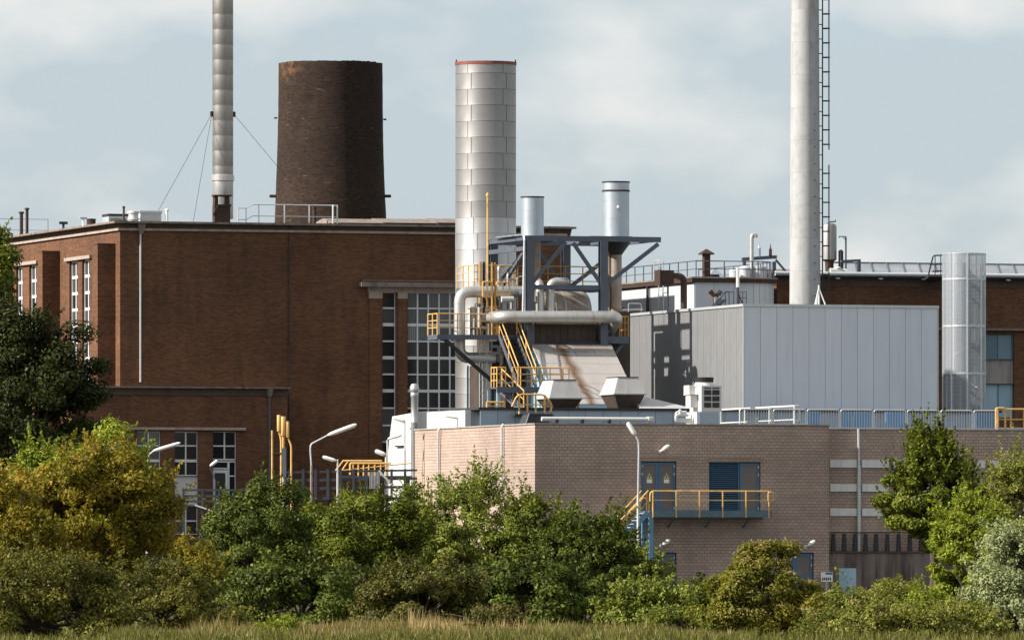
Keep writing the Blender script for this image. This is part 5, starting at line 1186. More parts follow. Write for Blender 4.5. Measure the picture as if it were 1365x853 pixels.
for k in range(len(pxs) - 1):
    a, b_ = FB.u(pxs[k], vb_) + .04, FB.u(pxs[k + 1], vb_) - .04; z0 = (bz if pxs[k + 1] < 1106 else wz) - .2
    t = T('crowd_barrier', ['galvanised barrier panel behind the white roof railing, left one', 'galvanised barrier panel behind the white roof railing, right one', 'galvanised barrier panel right of the white railing end', 'galvanised barrier panel above the wing downpipe', 'third galvanised barrier panel from the white railing end', 'galvanised barrier panel above the bushy tree, left one', 'galvanised barrier panel above the bushy tree, right one', 'short galvanised barrier panel next to the yellow roof railing'][k], 'barrier', FB, (a, vb_, z0), 'galvanised barriers along the wing roof')
    t.part('frame', MB().tube(bend([(a, vb_, z0), (a, vb_, zb1), (b_, vb_, zb1), (b_, vb_, z0)], .12, 4), .035, 7).tube([(a, vb_, z0 + .25), (b_, vb_, z0 + .25)], .025, 6), m_galv)
    bb = MB(); nb = max(3, int((b_ - a) / .13))
    for i in range(1, nb): x = a + (b_ - a) * i / nb; bb.tube([(x, vb_, z0 + .25), (x, vb_, zb1)], .014, 4)
    t.part('bars', bb, m_galv, kind='stuff')
boards = T('stacked_boards', 'bright blue boards standing behind the roof barriers', 'boards', FB, (FB.u(1200, 3.2), 3.2, wz))
for a, b_ in ((1076, 1092), (1121, 1136), (1139, 1161), (1181, 1206), (1300, 1327)):
    boards.part('board', MB().box(FB.u(a, 3.2), FB.u(b_, 3.2), 3.2, 3.25, wz - .1, FB.z(1200, 549, 3.2)), m_blueb)
yrr = T('roof_railing', 'yellow railing with gate at the right end of the wing roof', 'railing', FB, (FB.u(1345, vw + .2), vw + .2, wz))
railing(yrr, [(FB.u(1330, vw + .2), vw + .2, wz), (FB.u(1400, vw + .2), vw + .2, wz)], FB.z(1340, 545, vw) - wz, m_yellow, .04, .65, (.5,))
yrr.part('gate', MB().tube(bend([(FB.u(1328, vw), vw, wz + .05), (FB.u(1328, vw), vw, FB.z(1340, 544, vw)), (FB.u(1340, vw), vw, FB.z(1340, 544, vw)), (FB.u(1340, vw), vw, wz + .05)], .08), .05, 6), m_yellow)
yrr.part('base_plate', MB().box(FB.u(1329, vw), FB.u(1400, vw), vw - .02, vw + .08, wz + .01, wz + .1), m_white)

# ------------------------------------------------------------------ white housing, duct and white wall left of the beige block
FW = Fr(553, 421)
WP = FW.p
WU = lambda px: FW.u(px)
WZ = lambda py: FW.z(535, py)
ho = T('white_housing', 'white sheet-metal housing with slanted left edge behind the beige block', 'plant housing', FW, (0, 2, 0))
HS = lambda px, py: (0, FW.s(px, py)[0], FW.s(px, py)[1])
vb0, vb1 = FW.s(556, 600)[0], FW.s(506, 600)[0]
ho.part('shell', MB().ext([HS(523, 555), HS(556, 549), (0, vb0, 0), (0, vb1, 0), HS(515, 624), HS(520.5, 574)], (.5, 0, 0)), m_white)
q0, q1 = FW.s(548.5, 600), FW.s(530.5, 600)
ho.part('access_door', MB().box(-.04, -.002, q0[0], q1[0], .3, FW.s(540, 593)[1]), m_white)
ho.part('door_hood', MB().box(-.16, -.04, FW.s(540, 594)[0], q1[0], FW.s(536, 595.5)[1], FW.s(536, 593.5)[1]), m_dark)
for px in (529.5, 539, 549): ho.part('sheet_seam', MB().box(-.02, -.001, FW.s(px, 570)[0] - .05, FW.s(px, 570)[0] + .05, FW.s(px, 592)[1], FW.s(px, 558)[1]), m_galv)
xs_, rr_ = FW.u(552.5, -.55), .17
fl = T('white_flue', 'white flue pipe with a cowl at the beige block corner', 'flue', FW, (xs_, -.55, 0))
fl.part('pipe', MB().lathe(xs_, -.55, [(rr_, 0), (rr_, WZ(565)), (rr_ * 1.08, WZ(564)), (rr_ * 1.08, WZ(562)), (rr_, WZ(561)), (rr_, WZ(530)), (rr_ * 1.15, WZ(529)), (rr_ * 1.15, WZ(524)), (rr_, WZ(523))], 18), m_alumb, smooth=True)
fl.part('cowl', MB().lathe(xs_, -.55, [(rr_, WZ(524)), (rr_ * 1.35, WZ(522)), (rr_ * 1.35, WZ(517)), (rr_ * 1.0, WZ(512.5)), (rr_ * .3, WZ(511.5))], 18), m_alumb, smooth=True)
fl.part('bracket', MB().box(xs_ - .05, xs_ + .05, -.4, .02, WZ(572), WZ(570)), m_dark)
FW2 = Fr(620, 422)
ww = T('white_wall', 'white rendered wall top rising behind the sunlit beige wall', 'wall', FW2, (0, 0, 0))
v1 = FW2.s(561.5, 560)[0]; wz2 = FW2.z(620, 546.5)
ww.part('wall', MB().box(0, .3, 0, v1, 0, wz2), m_white)
ww.part('edge_post', MB().box(-.02, .3, v1 + .01, v1 + .45, 0, wz2), m_steel)
ww.part('return_wall', MB().box(.31, FW2.u(648), .0, .3, 0, FW2.z(630, 548)), m_alum)
ww.part('return_cap', MB().box(.31, FW2.u(648), -.05, .32, FW2.z(630, 548), FW2.z(630, 546.8)), m_rust)

# ------------------------------------------------------------------ lamps on poles
def street_lamp(label, Y, pts, h0, h1, r=.04, mat=None, low=None, group='street lamps in the yard', w=.2):
    g = lambda q: W(q[0], q[1], Y)
    bx_, _, _ = W(pts[0][0], 0, Y)
    t = T('street_lamp', label, 'street lamp', W0, (bx_, Y, 0), group)
    P3 = [Vector((bx_, Y, 0)), Vector(g(pts[0]))]
    t.part('lower_pole', MB().tube(P3, r * 1.45, 10).lathe(bx_, Y, [(r * 2.6, 0), (r * 2.6, .06), (r * 1.5, .08)], 10), low or m_galv, smooth=True)
    if len(pts) > 1: t.part('arm', MB().tube(bend([g(q) for q in pts], .45, 6), r, 8), mat or m_galv, smooth=True)
    a, b_ = Vector(g(h0)), Vector(g(h1)); d_ = b_ - a
    c = [a + d_ * k for k in (0, .08, .25, .75, .93, 1)]
    t.part('head', MB().tube(c, [w * .25, w * .42, w * .5, w * .5, w * .42, w * .15], 10), m_lampw, smooth=True)
    n_ = d_.normalized(); dn = Vector((n_.z, 0, -n_.x)) if n_.x > 0 else Vector((-n_.z, 0, n_.x))
    t.part('lens', MB().bar(a + d_ * .2 + dn * w * .42, a + d_ * .9 + dn * w * .42, w * .6, w * .2), m_white)
    return t
street_lamp('tall curved lamp with long white head before the brick hall', 408, [(415, 620), (413.5, 600), (414, 592), (437, 580)], (437, 580), (475.5, 565.5), .038, m_galv, m_pipeb, w=.2)
street_lamp('lamp with angled white head before the beige front wall', 386, [(850.5, 662), (851.5, 600), (851, 588), (847.5, 581)], (847, 580), (836.5, 563), .04, m_galv, m_white, w=.22)
street_lamp('short lamp with grey head left of the yellow walkway rail', 412, [(450, 630), (450, 612)], (448, 614), (430, 608.5), .038, m_galv, m_galv, w=.17)
street_lamp('white lamp head poking above the autumn tree by the annex', 412, [(196, 640), (198, 606), (205, 601)], (204, 601), (240.5, 590), .038, m_galv, m_galv, w=.17)
street_lamp('uppermost lamp by the slanted white housing', 416, [(539.5, 600), (539.5, 560)], (540, 562), (523, 556), .038, m_galv, m_galv, w=.17)
street_lamp('thin white lamp in front of the slanted white housing', 416, [(516.5, 620), (516.5, 586)], (517, 585), (536, 579.5), .04, m_white, m_white, w=.14)
street_lamp('lowest lamp left of the slanted white housing', 415, [(514.5, 625), (514.5, 608)], (514, 606), (500, 600.5), .05, m_white, m_white, w=.21)
street_lamp('small lamp at the annex door', 420, [(287, 640), (280, 622)], (280, 621), (290, 613.5), .03, m_steeld, m_steeld, w=.15)
street_lamp('dark-armed lamp in front of the white wall top', 416, [(609.5, 572), (609.5, 556)], (609, 557), (592, 553.5), .04, m_galv, m_galv, w=.13)

# ------------------------------------------------------------------ raised steel walkway, yellow railing, yellow vent posts
FG = Fr(380, 412, R(4))
GU = lambda px: FG.u(px)
gd = FG.z(470, 662)
wy = T('steel_walkway', 'raised dark steel walkway with three-bar railing before the brick hall', 'walkway', FG, (GU(470), 0, 0))
g0, g1 = GU(372), GU(556)
wy.part('deck', MB().box(g0, g1, 0, 1.6, gd - .15, gd), m_steeld)
for i, py in enumerate((626.5, 637.5, 648.5)):
    wy.part('rail', MB().bar((g0, 0, FG.z(380, py + 3)), (g1, 0, FG.z(553, py)), .07, .13 if i else .1), m_steeld)
for px in (387, 404, 420.5, 437, 454, 471, 488.5, 505, 522, 540): wy.part('post', MB().box(GU(px) - .06, GU(px) + .06, -.07, .05, gd - .15, FG.z(450, 625)), m_steeld)
for px in (395, 440, 490, 545): wy.part('leg', MB().box(GU(px) - .1, GU(px) + .1, .5, .7, 0, gd - .15), m_steeld)
wy.part('brace', MB().bar((GU(505), -.09, FG.z(505, 627)), (GU(522), -.09, FG.z(522, 646)), .05, .1), m_galv)
bb = MB()
for k in range(7): bb.bar((GU(493 + k * 2), -.1, FG.z(500, 651)), (GU(493 + k * 2), -.1, FG.z(500, 629)), .03)
wy.part('grille', bb, m_galv, kind='stuff')
w2_ = T('steel_walkway', 'short dark steel rail section in front of the annex white panel', 'walkway', FG, (GU(268), -2, 0))
for py in (653, 661, 668): w2_.part('rail', MB().bar((GU(241), -2, FG.z(265, py, -2)), (GU(330), -2, FG.z(265, py, -2)), .07, .1), m_steeld)
for px in (243, 268, 290, 312): w2_.part('post', MB().box(GU(px) - .05, GU(px) + .05, -2.06, -1.94, 0, FG.z(265, 652, -2)), m_steeld)
w2_.part('awning', MB().ext([(GU(258), -2.4, FG.z(265, 672, -2)), (GU(281), -2.4, FG.z(265, 680, -2)), (GU(281), -2.4, FG.z(265, 682, -2)), (GU(258), -2.4, FG.z(265, 674, -2))], (0, .3, 0)), m_white)
yw = T('walkway_railing', 'yellow railing behind the raised walkway left of the white housing', 'railing', FG, (GU(480), 2.5, gd))
zy = FG.z(480, 614, 2.5); zy0 = FG.z(480, 627, 2.5)
yw.part('top_rail', MB().tube([(GU(451), 2.5, zy0), (GU(461), 2.5, zy), (GU(513), 2.5, zy)], .045, 6), m_yellow)
yw.part('lower_rail', MB().tube(bend([(GU(470), 2.3, zy0 - .2), (GU(470), 2.3, zy - .12), (GU(525), 2.3, zy - .12)], .08), .05, 6), m_yellow)
yw.part('lower_rail', MB().tube([(GU(458), 2.3, zy0), (GU(552), 2.3, FG.z(480, 617, 2.3))], .03, 6), m_yellow)
for px in (474, 481, 488, 495, 503, 511, 518): yw.part('post', MB().tube([(GU(px), 2.3, zy0 - .25), (GU(px), 2.3, zy - .1)], .04, 6), m_yellow)
yw.part('bearer', MB().box(GU(452), GU(553), 2.25, 2.55, zy0 - .4, zy0 - .25), m_steeld)
for px in (458, 505, 548): yw.part('leg', MB().box(GU(px) - .08, GU(px) + .08, 2.3, 2.46, 0, zy0 - .4), m_steeld)
yw.part('brace', MB().tube([(GU(459), 2.5, zy0), (GU(468), 2.5, zy)], .04, 6), m_yellow)
Yp = 410
for k, (px, y0, y1, w, lab, kink) in enumerate(((371.8, 553, 575, 5.2, 'leftmost thick yellow vent post with pale sleeve', 3), (377.5, 555, 581, 6.4, 'thickest yellow vent post in the middle of the group', 0), (383.2, 561.5, 583, 4.4, 'shorter yellow vent post with kinked lower pipe', 5))):
    r = w / 2 * Yp / F; x, _, z1 = W(px, y0, Yp); zm_ = W(px, y1, Yp)[2]; dx = kink * Yp / F
    t = T('vent_post', lab, 'vent post', W0, (x + dx, Yp, 0), 'yellow vent posts before the brick hall')
    t.part('sleeve', MB().lathe(x, Yp, [(r * .8, zm_), (r, zm_ + .03), (r, z1 - .03), (r * .8, z1)], 12), M('pale_yellow_sleeve', (.66, .40, .14), .6, var=.1) if k == 0 else bpy.data.materials['pale_yellow_sleeve'], smooth=True)
    t.part('pipe', MB().tube(bend([(x, Yp + .05, zm_ + .3), (x, Yp + .05, zm_ - .0), (x + dx, Yp + .05, zm_ - .35), (x + dx, Yp + .05, 0)], .2), r * .55, 8), m_yellow)
x, _, z1 = W(362.8, 573.5, Yp)
t = T('vent_post', 'thin yellow post left of the vent post group', 'post', W0, (x, Yp, 0), 'yellow vent posts before the brick hall')
t.part('pipe', MB().tube([(x, Yp, 0), (x, Yp, z1)], .045, 8), m_yellow); t.part('tie', MB().tube([(x, Yp, W(0, 604, Yp)[2]), (x + .5, Yp, W(0, 604, Yp)[2])], .03, 6), m_dark)
x, _, z1 = W(378.5, 597, Yp - .3)
t = T('switch_cabinet', 'narrow grey cabinet in front of the yellow vent posts', 'cabinet', W0, (x, Yp - .3, 0))
t.part('cabinet', MB().box(x - .1, x + .1, Yp - .4, Yp - .2, W(0, 636, Yp)[2], z1), m_steel); t.part('post', MB().tube([(x, Yp - .3, 0), (x, Yp - .3, W(0, 636, Yp)[2])], .05, 8), m_post)

# ------------------------------------------------------------------ vegetation
def raw_mesh(name, V, nper, quads):
    """V: (n*nper,3) vertices; quads: face index lists for one item"""
    n = len(V) // nper; me = bpy.data.meshes.new(name)
    me.vertices.add(len(V)); me.vertices.foreach_set('co', V.astype(np.float32).ravel())
    idx, starts, off = [], [], 0
    per = sum(len(q) for q in quads)
    base_ = np.concatenate([np.array(q) for q in quads])
    li = (base_[None, :] + (np.arange(n) * nper)[:, None]).ravel()
    st0 = np.cumsum([0] + [len(q) for q in quads[:-1]])
    ls = (st0[None, :] + (np.arange(n) * per)[:, None]).ravel()
    me.loops.add(len(li)); me.loops.foreach_set('vertex_index', li.astype(np.int32))
    me.polygons.add(len(ls)); me.polygons.foreach_set('loop_start', ls.astype(np.int32))
    me.update(calc_edges=True); me.validate(); return me
def unit(a): return a / np.maximum(np.linalg.norm(a, axis=1, keepdims=True), 1e-6)
def leaves(rng, pos, outw, size, aspect=.55, up=.5, droop=0.0):
    n = len(pos)
    nrm = unit(outw * .95 + np.array([0, 0, up * .5]) + rng.normal(0, .5, (n, 3)))
    t = unit(np.cross(nrm, rng.normal(0, 1, (n, 3)))); t[:, 2] -= droop; t = unit(t)
    b = np.cross(nrm, t); s = size * rng.uniform(.6, 1.35, (n, 1))
    V = np.empty((n, 4, 3)); f = nrm * s * .12
    V[:, 0] = pos - t * s * .5; V[:, 1] = pos + b * s * aspect * .5 + f; V[:, 2] = pos + t * s * .5; V[:, 3] = pos - b * s * aspect * .5 + f
    return V.reshape(-1, 3)
def plant(name, label, cat, cx, Y, top, rx, bottom, n, mat, leaf=.13, seed=1, clus=60, shoots=0, sl=.9, ry=None, tall=False, aspect=.55, up=.5, droop=0., cs=(.16, .3), group=None, fill=.55, lump=.25, cone=0.0, flowers=None, dome=0.0):
    rng = np.random.default_rng(seed)
    X0, _, zt_ = W(cx, top, Y); z0 = W(cx, bottom, Y)[2]; z0 = z0 if dome else max(.05, z0); rxm = rx * 1.06 * Y / F; rym = ry or rxm * .8
    c = np.array([X0, Y, (zt_ + z0) / 2]); rad = np.array([rxm, rym, (zt_ - z0) / 2])
    d = unit(rng.normal(0, 1, (clus, 3)))
    if dome:
        d[:, 2] = rng.uniform(-.5, 1, clus); hh_ = np.where(d[:, 2] > 0, np.sqrt(1 - d[:, 2] ** 2 * .999), 1.0); an_ = rng.uniform(0, 6.283, clus); d[:, 0], d[:, 1] = np.cos(an_) * hh_, np.sin(an_) * hh_
    rr = rng.uniform(fill, 1.0, clus) ** .7
    k = rng.normal(0, 2.2, (4, 3)); ph = rng.uniform(0, 6.28, 4)
    amp = 1 - lump * .5 + lump * np.sin(d @ k.T + ph).mean(1) * 1.3
    cen = c + d * rad * (rr * amp * .97)[:, None]
    cr = rad.mean() * rng.uniform(cs[0], cs[1], clus)
    w_ = cr ** 2; idx = rng.choice(clus, int(n * 1.35), p=w_ / w_.sum())
    n = int(n * 1.35); g = unit(rng.normal(0, 1, (n, 3))) * (rng.uniform(0, 1, (n, 1)) ** .45)
    pos = cen[idx] + g * cr[idx][:, None] * np.array([1.15, 1.15, .8])
    outw = unit(g + .8 * unit(pos - c))
    TW = []
    if shoots:
        src = cen[np.argsort(-(cen[:, 2] + rng.normal(0, rad[2] * .35, clus)))[:max(4, clus // 2)]]
        m = 40; S = []
        for _ in range(int(shoots * 1.5)):
            o = src[rng.integers(len(src))] + rng.normal(0, .15, 3); dv = unit(np.array([[rng.normal(0, .35) + (o[0] - c[0]) / rxm * .75, rng.normal(0, .35), 1.0 if rng.random() < .6 else rng.uniform(.1, .8)]]))[0]
            tt = rng.uniform(0, 1, (m, 1)); L_ = sl * rng.uniform(.5, 1.15)
            if _ % 2 == 0: TW.append((o.copy(), dv, L_))
            S.append(o + dv * tt * L_ + rng.normal(0, .09, (m, 3)) * (1.15 - tt))
        S = np.concatenate(S); pos = np.concatenate([pos, S]); outw = np.concatenate([outw, unit(rng.normal(0, 1, S.shape) + np.array([0, 0, .4]))])
    # fit the finished crown to its real height and spread
    kz_ = zt_ / np.quantile(pos[:, 2], .9985); kx_ = rxm / np.quantile(np.abs(pos[:, 0] - X0), .985)
    sc_ = np.array([kx_, 1.0, kz_]); og_ = np.array([X0, Y, 0.0])
    pos = og_ + (pos - og_) * sc_; cen = og_ + (cen - og_) * sc_; c = og_ + (c - og_) * sc_
    if cone:
        zr_ = np.clip((pos[:, 2] - z0) / (zt_ - z0), 0, 1)[:, None]; f_ = 1.15 - cone * zr_ ** 1.3
        pos[:, :2] = og_[:2] + (pos[:, :2] - og_[:2]) * f_; zc_ = np.clip((cen[:, 2] - z0) / (zt_ - z0), 0, 1)[:, None]; cen[:, :2] = og_[:2] + (cen[:, :2] - og_[:2]) * (1.15 - cone * zc_ ** 1.3)
    keep = pos[:, 2] > .03; pos, outw = pos[keep], outw[keep]
    V = leaves(rng, pos, outw, leaf, aspect, up, droop)
    t = T(name, label, cat, W0, (X0, Y, 0), group)
    me = raw_mesh('crown', V - np.array([X0, Y, 0]), 4, [(0, 1, 2, 3)]); me.materials.append(mat)
    o = bpy.data.objects.new('crown', me); C.objects.link(o); o.parent = t.o
    if flowers:
        fm, fn_, fs = flowers; top_ = pos[np.argsort(-(outw[:, 2] * .6 + outw[:, 1] * -.5 + (pos[:, 2] - c[2]) / rad[2] * .5) + rng.uniform(0, 1.2, len(pos)))[:len(pos) // 3]]
        ctr = top_[rng.choice(len(top_), fn_)]; pp_ = np.repeat(ctr, 26, 0) + rng.normal(0, 1, (fn_ * 26, 3)) * np.array([.09, .09, .035]) + np.array([0, -.05, .06])
        Vf = leaves(rng, pp_, unit(rng.normal(0, 1, pp_.shape)), fs, .8, .9)
        mf = raw_mesh('blossom', Vf - np.array([X0, Y, 0]), 4, [(0, 1, 2, 3)]); mf.materials.append(fm)
        of = bpy.data.objects.new('blossom', mf); C.objects.link(of); of.parent = t.o
    # trunk and limbs
    tr_ = MB(); rt = max(.05, rad[2] * (.045 if tall else .03)); fork = np.array([X0, Y, max(.3, z0 + (c[2] - z0) * (.5 if tall else .15))])
    tr_.tube([(X0 - .05, Y, 0), (X0 + .05, Y, fork[2] * .5), tuple(fork)], [rt * 1.5, rt * 1.1, rt], 8)
    t.part('trunk', tr_, m_bark, smooth=True)
    lb = MB()
    for i in rng.choice(clus, min(clus, 26), replace=False):
        e = cen[i]; mid = fork * .5 + e * .5 + np.array([0, 0, .15 * rad[2]]) + rng.normal(0, .08, 3) * rad
        lb.tube([tuple(fork), tuple(mid), tuple(e), tuple(e + (e - mid) * .3)], [rt * .65, rt * .4, rt * .2, .01], 5)
    for o_t, d_t, l_t in TW[:70]:
        a_ = og_ + (o_t - og_) * sc_; b_ = og_ + (o_t + d_t * l_t * .9 - og_) * sc_; lb.tube([tuple(a_), tuple(b_)], [.014, .004], 4)
    t.part('limbs', lb, m_bark, smooth=True)
    return t
lf_dark = leaf_mat('shade_darkened_leaves', [(.013, .017, .004), (.024, .030, .006), (.038, .045, .008)], .2)  # green darkened so the leaf colour carries the back-lit shade
lf_green = leaf_mat('mid_green_leaves', [(.038, .05, .005), (.082, .10, .011), (.16, .175, .022)], .3)
lf_deep = leaf_mat('deep_glossy_green_leaves', [(.026, .036, .005), (.052, .069, .010), (.11, .13, .022)], .22)
lf_light = leaf_mat('light_green_leaves', [(.085, .105, .02), (.15, .175, .03), (.25, .26, .06)], .35)
lf_lime = leaf_mat('lime_green_leaves', [(.09, .125, .014), (.17, .20, .022), (.27, .29, .04)], .4)
lf_olive = leaf_mat('olive_autumn_leaves', [(.07, .072, .009), (.14, .128, .014), (.225, .172, .02), (.26, .145, .022)], .35)
lf_olivd = leaf_mat('olive_green_leaves', [(.045, .05, .010), (.09, .088, .016), (.16, .14, .028)], .3)
lf_red = leaf_mat('reddish_green_leaves', [(.04, .046, .010), (.075, .08, .016), (.13, .085, .026)], .25)
lf_pale = leaf_mat('silvery_pale_leaves', [(.16, .185, .075), (.23, .255, .12), (.27, .29, .16)], .3)
lf_yel = leaf_mat('yellow_green_leaves', [(.07, .078, .010), (.13, .128, .015), (.20, .17, .024)], .35)
lf_weed = leaf_mat('weed_leaves', [(.085, .10, .02), (.16, .17, .034), (.25, .24, .06)], .35)
lf_flow = leaf_mat('faded_blossom', [(.22, .17, .05), (.25, .19, .07), (.25, .18, .085)], .3)
lf_blush = leaf_mat('pinkish_seed_heads', [(.24, .16, .08), (.34, .22, .12), (.44, .30, .18)], .3)

plant('tall_tree', 'tall lighter green tree cut by the left picture edge', 'tree', -42, 345, 290, 76, 620, 30000, lf_green, .16, 11, 70, tall=True, cs=(.12, .22), shoots=30, sl=1.0)
plant('dark_tree', 'big tree with leaves darkened for shade in front of the hall side wall', 'tree', 32, 330, 402, 102, 720, 60000, lf_dark, .15, 12, 130, tall=True, cs=(.12, .22), lump=.18, fill=.3, shoots=60, sl=.9)
plant('leafy_shrub', 'bright green shrub below the dark tree', 'shrub', 92, 300, 562, 108, 800, 26000, lf_lime, .13, 13, 70, shoots=90, sl=.9, lump=.3, cs=(.12, .22))
plant('autumn_tree', 'broad olive and orange tinged tree at the left', 'tree', 112, 240, 585, 118, 850, 52000, lf_olive, .11, 14, 130, shoots=240, sl=.75, droop=.35, lump=.3, fill=.4, cs=(.10, .2))
plant('autumn_tree', 'orange tinged tree at the left picture edge', 'tree', -8, 236, 622, 72, 850, 20000, lf_olive, .11, 34, 80, shoots=110, sl=.6, droop=.35, lump=.28, fill=.4, cs=(.12, .22))
plant('olive_shrub', 'low olive green shrub in the lower left corner', 'shrub', 50, 202, 722, 128, 955, 30000, lf_olivd, .08, 15, 110, shoots=170, sl=.45, droop=.2, dome=1, cs=(.1, .18))
plant('olive_shrub', 'low dark olive shrub right of the lower left corner', 'shrub', 205, 205, 745, 96, 940, 18000, lf_olivd, .08, 16, 80, shoots=90, sl=.45, dome=1, cs=(.1, .2))
plant('round_shrub', 'small orange-brown shrub below the annex windows', 'shrub', 262, 262, 712, 42, 850, 10000, lf_olive, .10, 17, 50, shoots=60, sl=.5, cs=(.12, .24))
plant('round_tree', 'dark glossy round tree left of the yellow vent posts foot', 'tree', 346, 280, 632, 76, 860, 36000, lf_deep, .11, 18, 100, shoots=90, sl=.7, lump=.2, cs=(.12, .24), fill=.35, dome=1)
plant('round_tree', 'green tree below the raised walkway', 'tree', 470, 284, 646, 90, 860, 36000, lf_green, .11, 19, 100, shoots=110, sl=.7, lump=.25, fill=.35, cs=(.12, .22), dome=1)
plant('airy_tree', 'airy light green tree with upright shoots before the sunlit wall', 'tree', 616, 300, 612, 74, 850, 20000, lf_light, .11, 20, 90, shoots=190, sl=1.3, cs=(.09, .18), lump=.2, fill=.4)
plant('leafy_tree', 'green tree at the corner of the beige block', 'tree', 715, 288, 648, 62, 850, 24000, lf_green, .11, 21, 80, shoots=110, sl=.8, fill=.35, cs=(.12, .22))
plant('leafy_tree', 'dark green tree below the platform stairs', 'tree', 786, 284, 672, 60, 850, 26000, lf_deep, .11, 22, 80, shoots=120, sl=.9, fill=.35, cs=(.12, .22))
plant('leafy_shrub', 'thin shrub with upright shoots beside the blue platform post', 'shrub', 862, 288, 724, 32, 840, 6000, lf_light, .12, 23, 40, shoots=60, sl=.9)
plant('red_shrub', 'dark reddish green shrub in front of the airy tree', 'shrub', 560, 222, 742, 96, 915, 24000, lf_red, .09, 24, 90, shoots=130, sl=.5, dome=1, cs=(.1, .2))
plant('leafy_shrub', 'dark shrub in the shade under the round trees', 'shrub', 400, 228, 735, 112, 910, 24000, lf_deep, .11, 25, 90, dome=1, shoots=60, sl=.5, cs=(.1, .2))
plant('leafy_shrub', 'dark shrub in the shade under the corner tree', 'shrub', 700, 226, 735, 108, 910, 24000, lf_deep, .11, 26, 90, shoots=80, sl=.5, dome=1, cs=(.1, .2))
plant('leafy_shrub', 'green shrub in front of the lower left door', 'shrub', 860, 224, 768, 66, 900, 15000, lf_light, .11, 27, 60, shoots=100, sl=.6, dome=1, cs=(.1, .22))
plant('leafy_shrub', 'shrub left of the yellow blossoming bush', 'shrub', 938, 226, 768, 40, 900, 9000, lf_green, .11, 28, 40, shoots=60, sl=.5, dome=1)
plant('understory_shrub', 'dark leafy shrub behind the left round trees', 'shrub', 290, 312, 700, 90, 850, 16000, lf_dark, .15, 51, 60, dome=1, group='shrubs behind the tree row')
plant('understory_shrub', 'dark leafy shrub behind the middle of the tree row', 'shrub', 545, 314, 690, 110, 850, 18000, lf_dark, .15, 52, 60, dome=1, group='shrubs behind the tree row')
plant('understory_shrub', 'dark leafy shrub behind the trees at the beige block corner', 'shrub', 765, 312, 700, 100, 850, 16000, lf_dark, .15, 53, 60, dome=1, group='shrubs behind the tree row')
plant('blossom_bush', 'rounded yellow-green bush with faded blossom heads', 'bush', 1016, 206, 722, 82, 945, 40000, lf_yel, .085, 29, 120, fill=.5, lump=.3, flowers=(lf_flow, 130, .045), cs=(.09, .17), dome=1)
for k, (cx, Y, tp, rx, sd, lab, mt) in enumerate(((1128, 232, 776, 50, 30, 'weedy green thicket right of the blossom bush', lf_weed), (1185, 240, 768, 58, 31, 'middle weedy thicket before the concrete wall', lf_weed), (1245, 228, 780, 56, 32, 'weedy thicket left of the silvery shrub', lf_lime), (1150, 203, 798, 76, 33, 'low weedy thicket in front with pinkish seed heads', lf_weed), (1250, 203, 800, 76, 41, 'low weedy thicket in front of the silvery shrub', lf_weed))):
    plant('weed_thicket', lab, 'thicket', cx, Y, tp, rx, 900, 14000, mt, .085, sd, 70, shoots=170, sl=.5, dome=1, cs=(.08, .18), flowers=(lf_blush, 40, .035) if k > 2 else None, group='weeds in front of the concrete wall')
plant('bushy_tree', 'dark green tree with spiky upright top before the wing', 'tree', 1244, 330, 558, 80, 770, 38000, lf_green, .14, 35, 120, shoots=230, sl=1.5, cs=(.10, .18), lump=.2, cone=.7, tall=True, fill=.3)
plant('lime_shrub', 'bright lime green leafy shrub right of the bushy tree', 'shrub', 1302, 270, 650, 70, 860, 24000, lf_lime, .12, 36, 80, shoots=170, sl=.9, lump=.3, cs=(.1, .2), dome=1)
plant('slender_tree', 'pale yellowish slender tree at the right picture edge', 'tree', 1354, 300, 585, 36, 790, 8000, lf_weed, .12, 37, 50, shoots=120, sl=1.2, cs=(.12, .2))
plant('silvery_shrub', 'pale silvery green shrub in the lower right corner', 'shrub', 1360, 210, 692, 76, 930, 34000, lf_pale, .075, 38, 110, shoots=160, sl=.45, lump=.2, cs=(.1, .2), dome=1)

for k, (cx, Y, tp, rx, lab, mt, fl_) in enumerate(((300, 207, 800, 46, 'low green weed clump in the grass below the dark round tree', lf_weed, None), (372, 204, 818, 30, 'small bright weed clump in the left part of the grass', lf_lime, None), (655, 207, 806, 40, 'weed clump with pinkish seed heads in the middle of the grass', lf_red, (lf_blush, 30, .035)), (905, 206, 806, 42, 'low weed clump left of the blossom bush foot', lf_light, None))):
    plant('weed_clump', lab, 'weeds', cx, Y, tp, rx, 900, 6000, mt, .075, 60 + k, 40, shoots=90, sl=.35, dome=1, cs=(.1, .2), flowers=fl_, group='weed clumps in the grass')
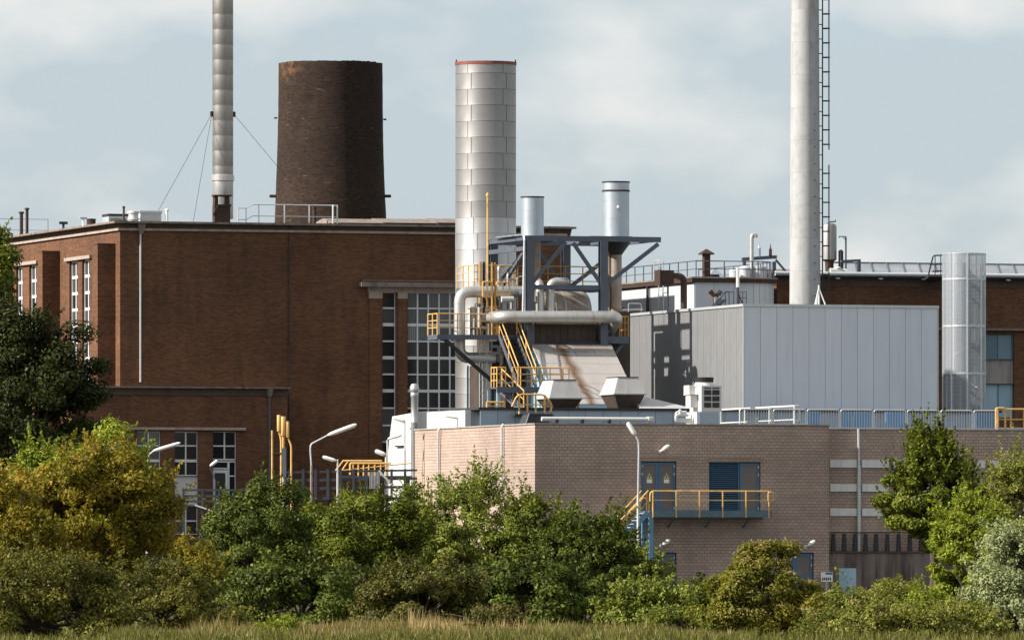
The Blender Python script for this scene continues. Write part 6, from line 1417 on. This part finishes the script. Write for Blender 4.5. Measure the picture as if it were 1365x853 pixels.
# meadow grass
rng = np.random.default_rng(77)
def grass(name, n, y0, y1, h0, h1, mat, w, lean, px0=-40, px1=1405):
    Y = rng.uniform(y0, y1, n); X = (rng.uniform(px0, px1, n) - CX) / F * Y
    h = rng.uniform(h0, h1, n) * (.72 + .3 * np.sin(X * .8 + 1) * np.sin(Y * .23) + .26 * np.sin(X * 2.3 + Y * .4) + .2 * np.sin(X * 5.1 + Y) + .15 * np.sin(X * 11 - Y * 2)); a = rng.uniform(0, 6.28, n)
    sx_ = np.stack([np.cos(a), np.sin(a), 0 * a], 1) * w; l = rng.normal(0, lean, (n, 2)) * h[:, None]
    V = np.empty((n, 5, 3)); p = np.stack([X, Y, 0 * X], 1)
    m = p + np.stack([l[:, 0] * .35, l[:, 1] * .35, h * .6], 1); e = p + np.stack([l[:, 0], l[:, 1], h], 1)
    V[:, 0] = p - sx_; V[:, 1] = p + sx_; V[:, 2] = m + sx_ * .8; V[:, 3] = m - sx_ * .8; V[:, 4] = e
    me = raw_mesh(name, V.reshape(-1, 3), 5, [(0, 1, 2, 3), (3, 2, 4)]); me.materials.append(mat)
    o = bpy.data.objects.new(name, me); C.objects.link(o); o['kind'] = 'stuff'; return o, e
g_green = leaf_mat('grass_green', [(.045, .05, .01), (.09, .09, .02), (.15, .135, .04)], .3)
g_straw = leaf_mat('grass_straw', [(.18, .135, .055), (.27, .20, .09), (.36, .26, .13)], .3)
g_dry = leaf_mat('grass_dry', [(.13, .09, .035), (.20, .14, .06), (.28, .19, .09)], .3)
o, _ = grass('meadow_grass', 70000, 190, 218, .16, .38, g_green, .011, .22, 150, 1010)
tag(o, 'green meadow grass along the bottom of the picture', 'grass')
o, tips = grass('dry_grass_stalks', 5000, 192, 218, .22, .48, g_straw, .008, .16, 240, 980)
tag(o, 'straw-coloured dry grass stalks among the meadow grass', 'grass')
o, tips = grass('brown_grass', 5000, 196, 220, .22, .45, g_dry, .012, .18, 180, 640)
tag(o, 'brownish dry grass below the dark middle trees', 'grass')
o, tips = grass('reed_grass', 2200, 204, 214, .35, .68, g_straw, .009, .14, 545, 700)
tag(o, 'taller pale pinkish grass tuft below the airy tree', 'grass')
o, tips = grass('verge_grass', 40000, 186, 230, .12, .32, g_green, .012, .25, -60, 1425)
tag(o, 'short dark green grass between the shrubs', 'grass')
